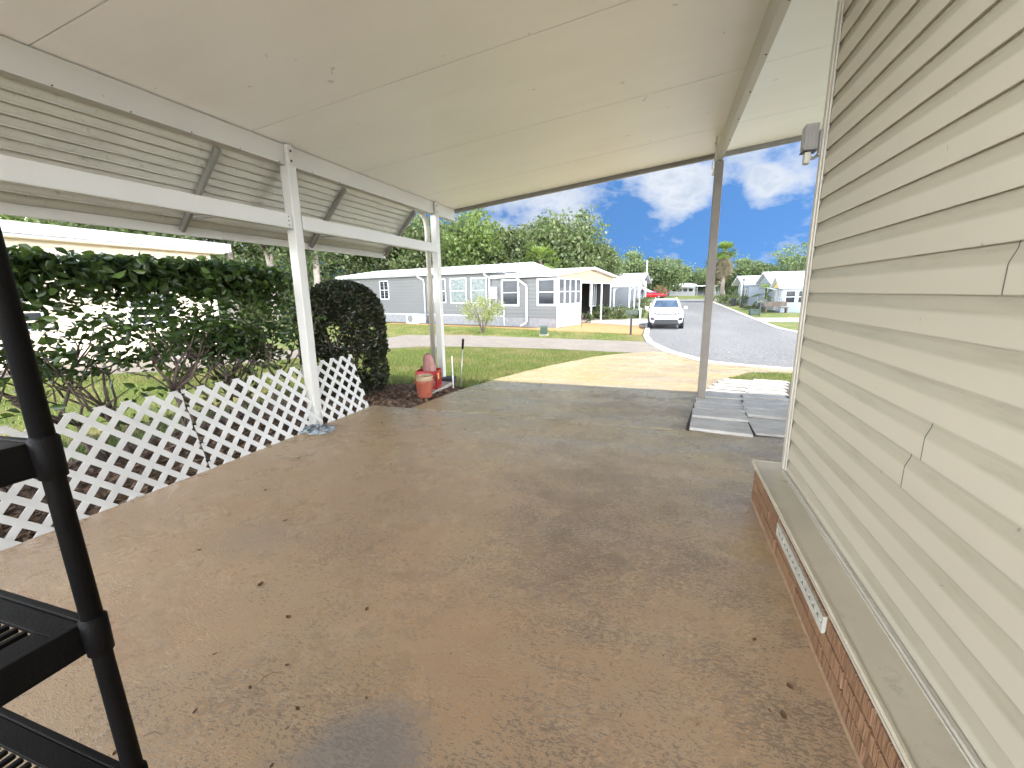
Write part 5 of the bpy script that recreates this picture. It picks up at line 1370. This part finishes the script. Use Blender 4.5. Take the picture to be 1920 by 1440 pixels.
def cn(scale, detail, rough, dist, off):
    mp = N('ShaderNodeMapping'); mp.inputs['Location'].default_value = off; nt.links.new(tc.outputs['Generated'], mp.inputs[0]); mp.inputs['Scale'].default_value = (1, 1, 1.7)
    x = N('ShaderNodeTexNoise'); nt.links.new(mp.outputs[0], x.inputs['Vector']); x.inputs['Scale'].default_value = scale
    x.inputs['Detail'].default_value = detail; x.inputs['Roughness'].default_value = rough; x.inputs['Distortion'].default_value = dist; return x.outputs['Fac']
cov = cn(6.5, 4, .55, 0, (3.1, .7, 0))
fine = cn(19, 4, .62, 0, (1.0, 4.0, 0))
dens = Mt('ADD', Mt('MULTIPLY', cov, .60), Mt('MULTIPLY', fine, .40))
# cloud banks: direction, radius, strength
for d, rad, st_ in (((-.26, .95, .20), .17, .15), ((.02, .98, .185), .055, .20), ((.13, .965, .25), .11, .15), ((.17, .97, .18), .03, .14), ((-.02, .99, .085), .10, .10), ((.19, .98, .10), .09, .07),
                    ((-.085, .98, .13), .07, -.18), ((.10, .985, .135), .09, -.16), ((-.03, .97, .24), .05, .06)):
    v = Vector(d).normalized(); dn = N('ShaderNodeVectorMath', operation='DISTANCE'); dn.inputs[1].default_value = v; nt.links.new(tc.outputs['Generated'], dn.inputs[0])
    f = Mt('MULTIPLY', Mt('SUBTRACT', 1, Mt('MINIMUM', Mt('DIVIDE', dn.outputs['Value'], rad * 1.6), 1)), st_ * 1.5); dens = Mt('ADD', dens, f)
# unseen over-bright low cloud band, added to light the space under the roof
away = N('ShaderNodeMapRange'); nt.links.new(sep.outputs[1], away.inputs[0]); away.inputs[1].default_value = .80; away.inputs[2].default_value = .10; away.inputs[3].default_value = 0; away.inputs[4].default_value = 1
low = N('ShaderNodeMapRange'); nt.links.new(sep.outputs[2], low.inputs[0]); low.inputs[1].default_value = .22; low.inputs[2].default_value = .60; low.inputs[3].default_value = 1; low.inputs[4].default_value = 0
side = Mt('MULTIPLY', away.outputs[0], low.outputs[0])
dens = Mt('ADD', dens, Mt('MULTIPLY', side, .24))
rp = N('ShaderNodeValToRGB'); nt.links.new(dens, rp.inputs[0]); e = rp.color_ramp.elements; e[0].position = .55; e[0].color = (0, 0, 0, 1); e[1].position = .735; e[1].color = (.9, .9, .9, 1)
shade = N('ShaderNodeValToRGB'); nt.links.new(Mt('ADD', dens, Mt('MULTIPLY', Mt('SUBTRACT', fine, .5), .5)), shade.inputs[0]); e = shade.color_ramp.elements
e[0].position = .56; e[0].color = (.95, .97, 1.0, 1); e[1].position = .95; e[1].color = (.60, .68, .78, 1)
cl = N('ShaderNodeVectorMath', operation='SCALE'); nt.links.new(shade.outputs[0], cl.inputs[0])
nt.links.new(Mt('ADD', 1.9, Mt('MULTIPLY', side, 50.0)), cl.inputs['Scale'])
mx = N('ShaderNodeMix', data_type='RGBA'); nt.links.new(rp.outputs[0], mx.inputs[0]); nt.links.new(tint.outputs[2], mx.inputs[6]); nt.links.new(cl.outputs[0], mx.inputs[7])
bg = N('ShaderNodeBackground'); bg.inputs['Strength'].default_value = .12; nt.links.new(mx.outputs[2], bg.inputs[0])
wo = N('ShaderNodeOutputWorld'); nt.links.new(bg.outputs[0], wo.inputs[0])
W_.cycles.sampling_method = 'MANUAL'; W_.cycles.sample_map_resolution = 512

cam = bpy.data.cameras.new('camera'); co = bpy.data.objects.new('camera', cam); COL.objects.link(co); sc.camera = co
cam.sensor_width = 36; cam.lens = 36 * 813.76 / 1920; cam.clip_start = .02; cam.clip_end = 2500
yaw, pitch, roll = .336058, .206572, -.0134344
f = Vector((-math.sin(yaw) * math.cos(pitch), math.cos(yaw) * math.cos(pitch), -math.sin(pitch))); r0 = Vector((math.cos(yaw), math.sin(yaw), 0)); u0 = r0.cross(f)
rr_ = r0 * math.cos(roll) + u0 * math.sin(roll); uu_ = -r0 * math.sin(roll) + u0 * math.cos(roll)
co.matrix_world = Matrix(((rr_.x, uu_.x, -f.x, 0), (rr_.y, uu_.y, -f.y, 0), (rr_.z, uu_.z, -f.z, 1.4), (0, 0, 0, 1)))
sc.view_settings.view_transform = 'Standard'; sc.view_settings.look = 'None'; sc.view_settings.gamma = 1
sc.view_settings.exposure = 2.24
sc.cycles.max_bounces = 5; sc.cycles.diffuse_bounces = 3; sc.cycles.glossy_bounces = 3; sc.cycles.transmission_bounces = 3
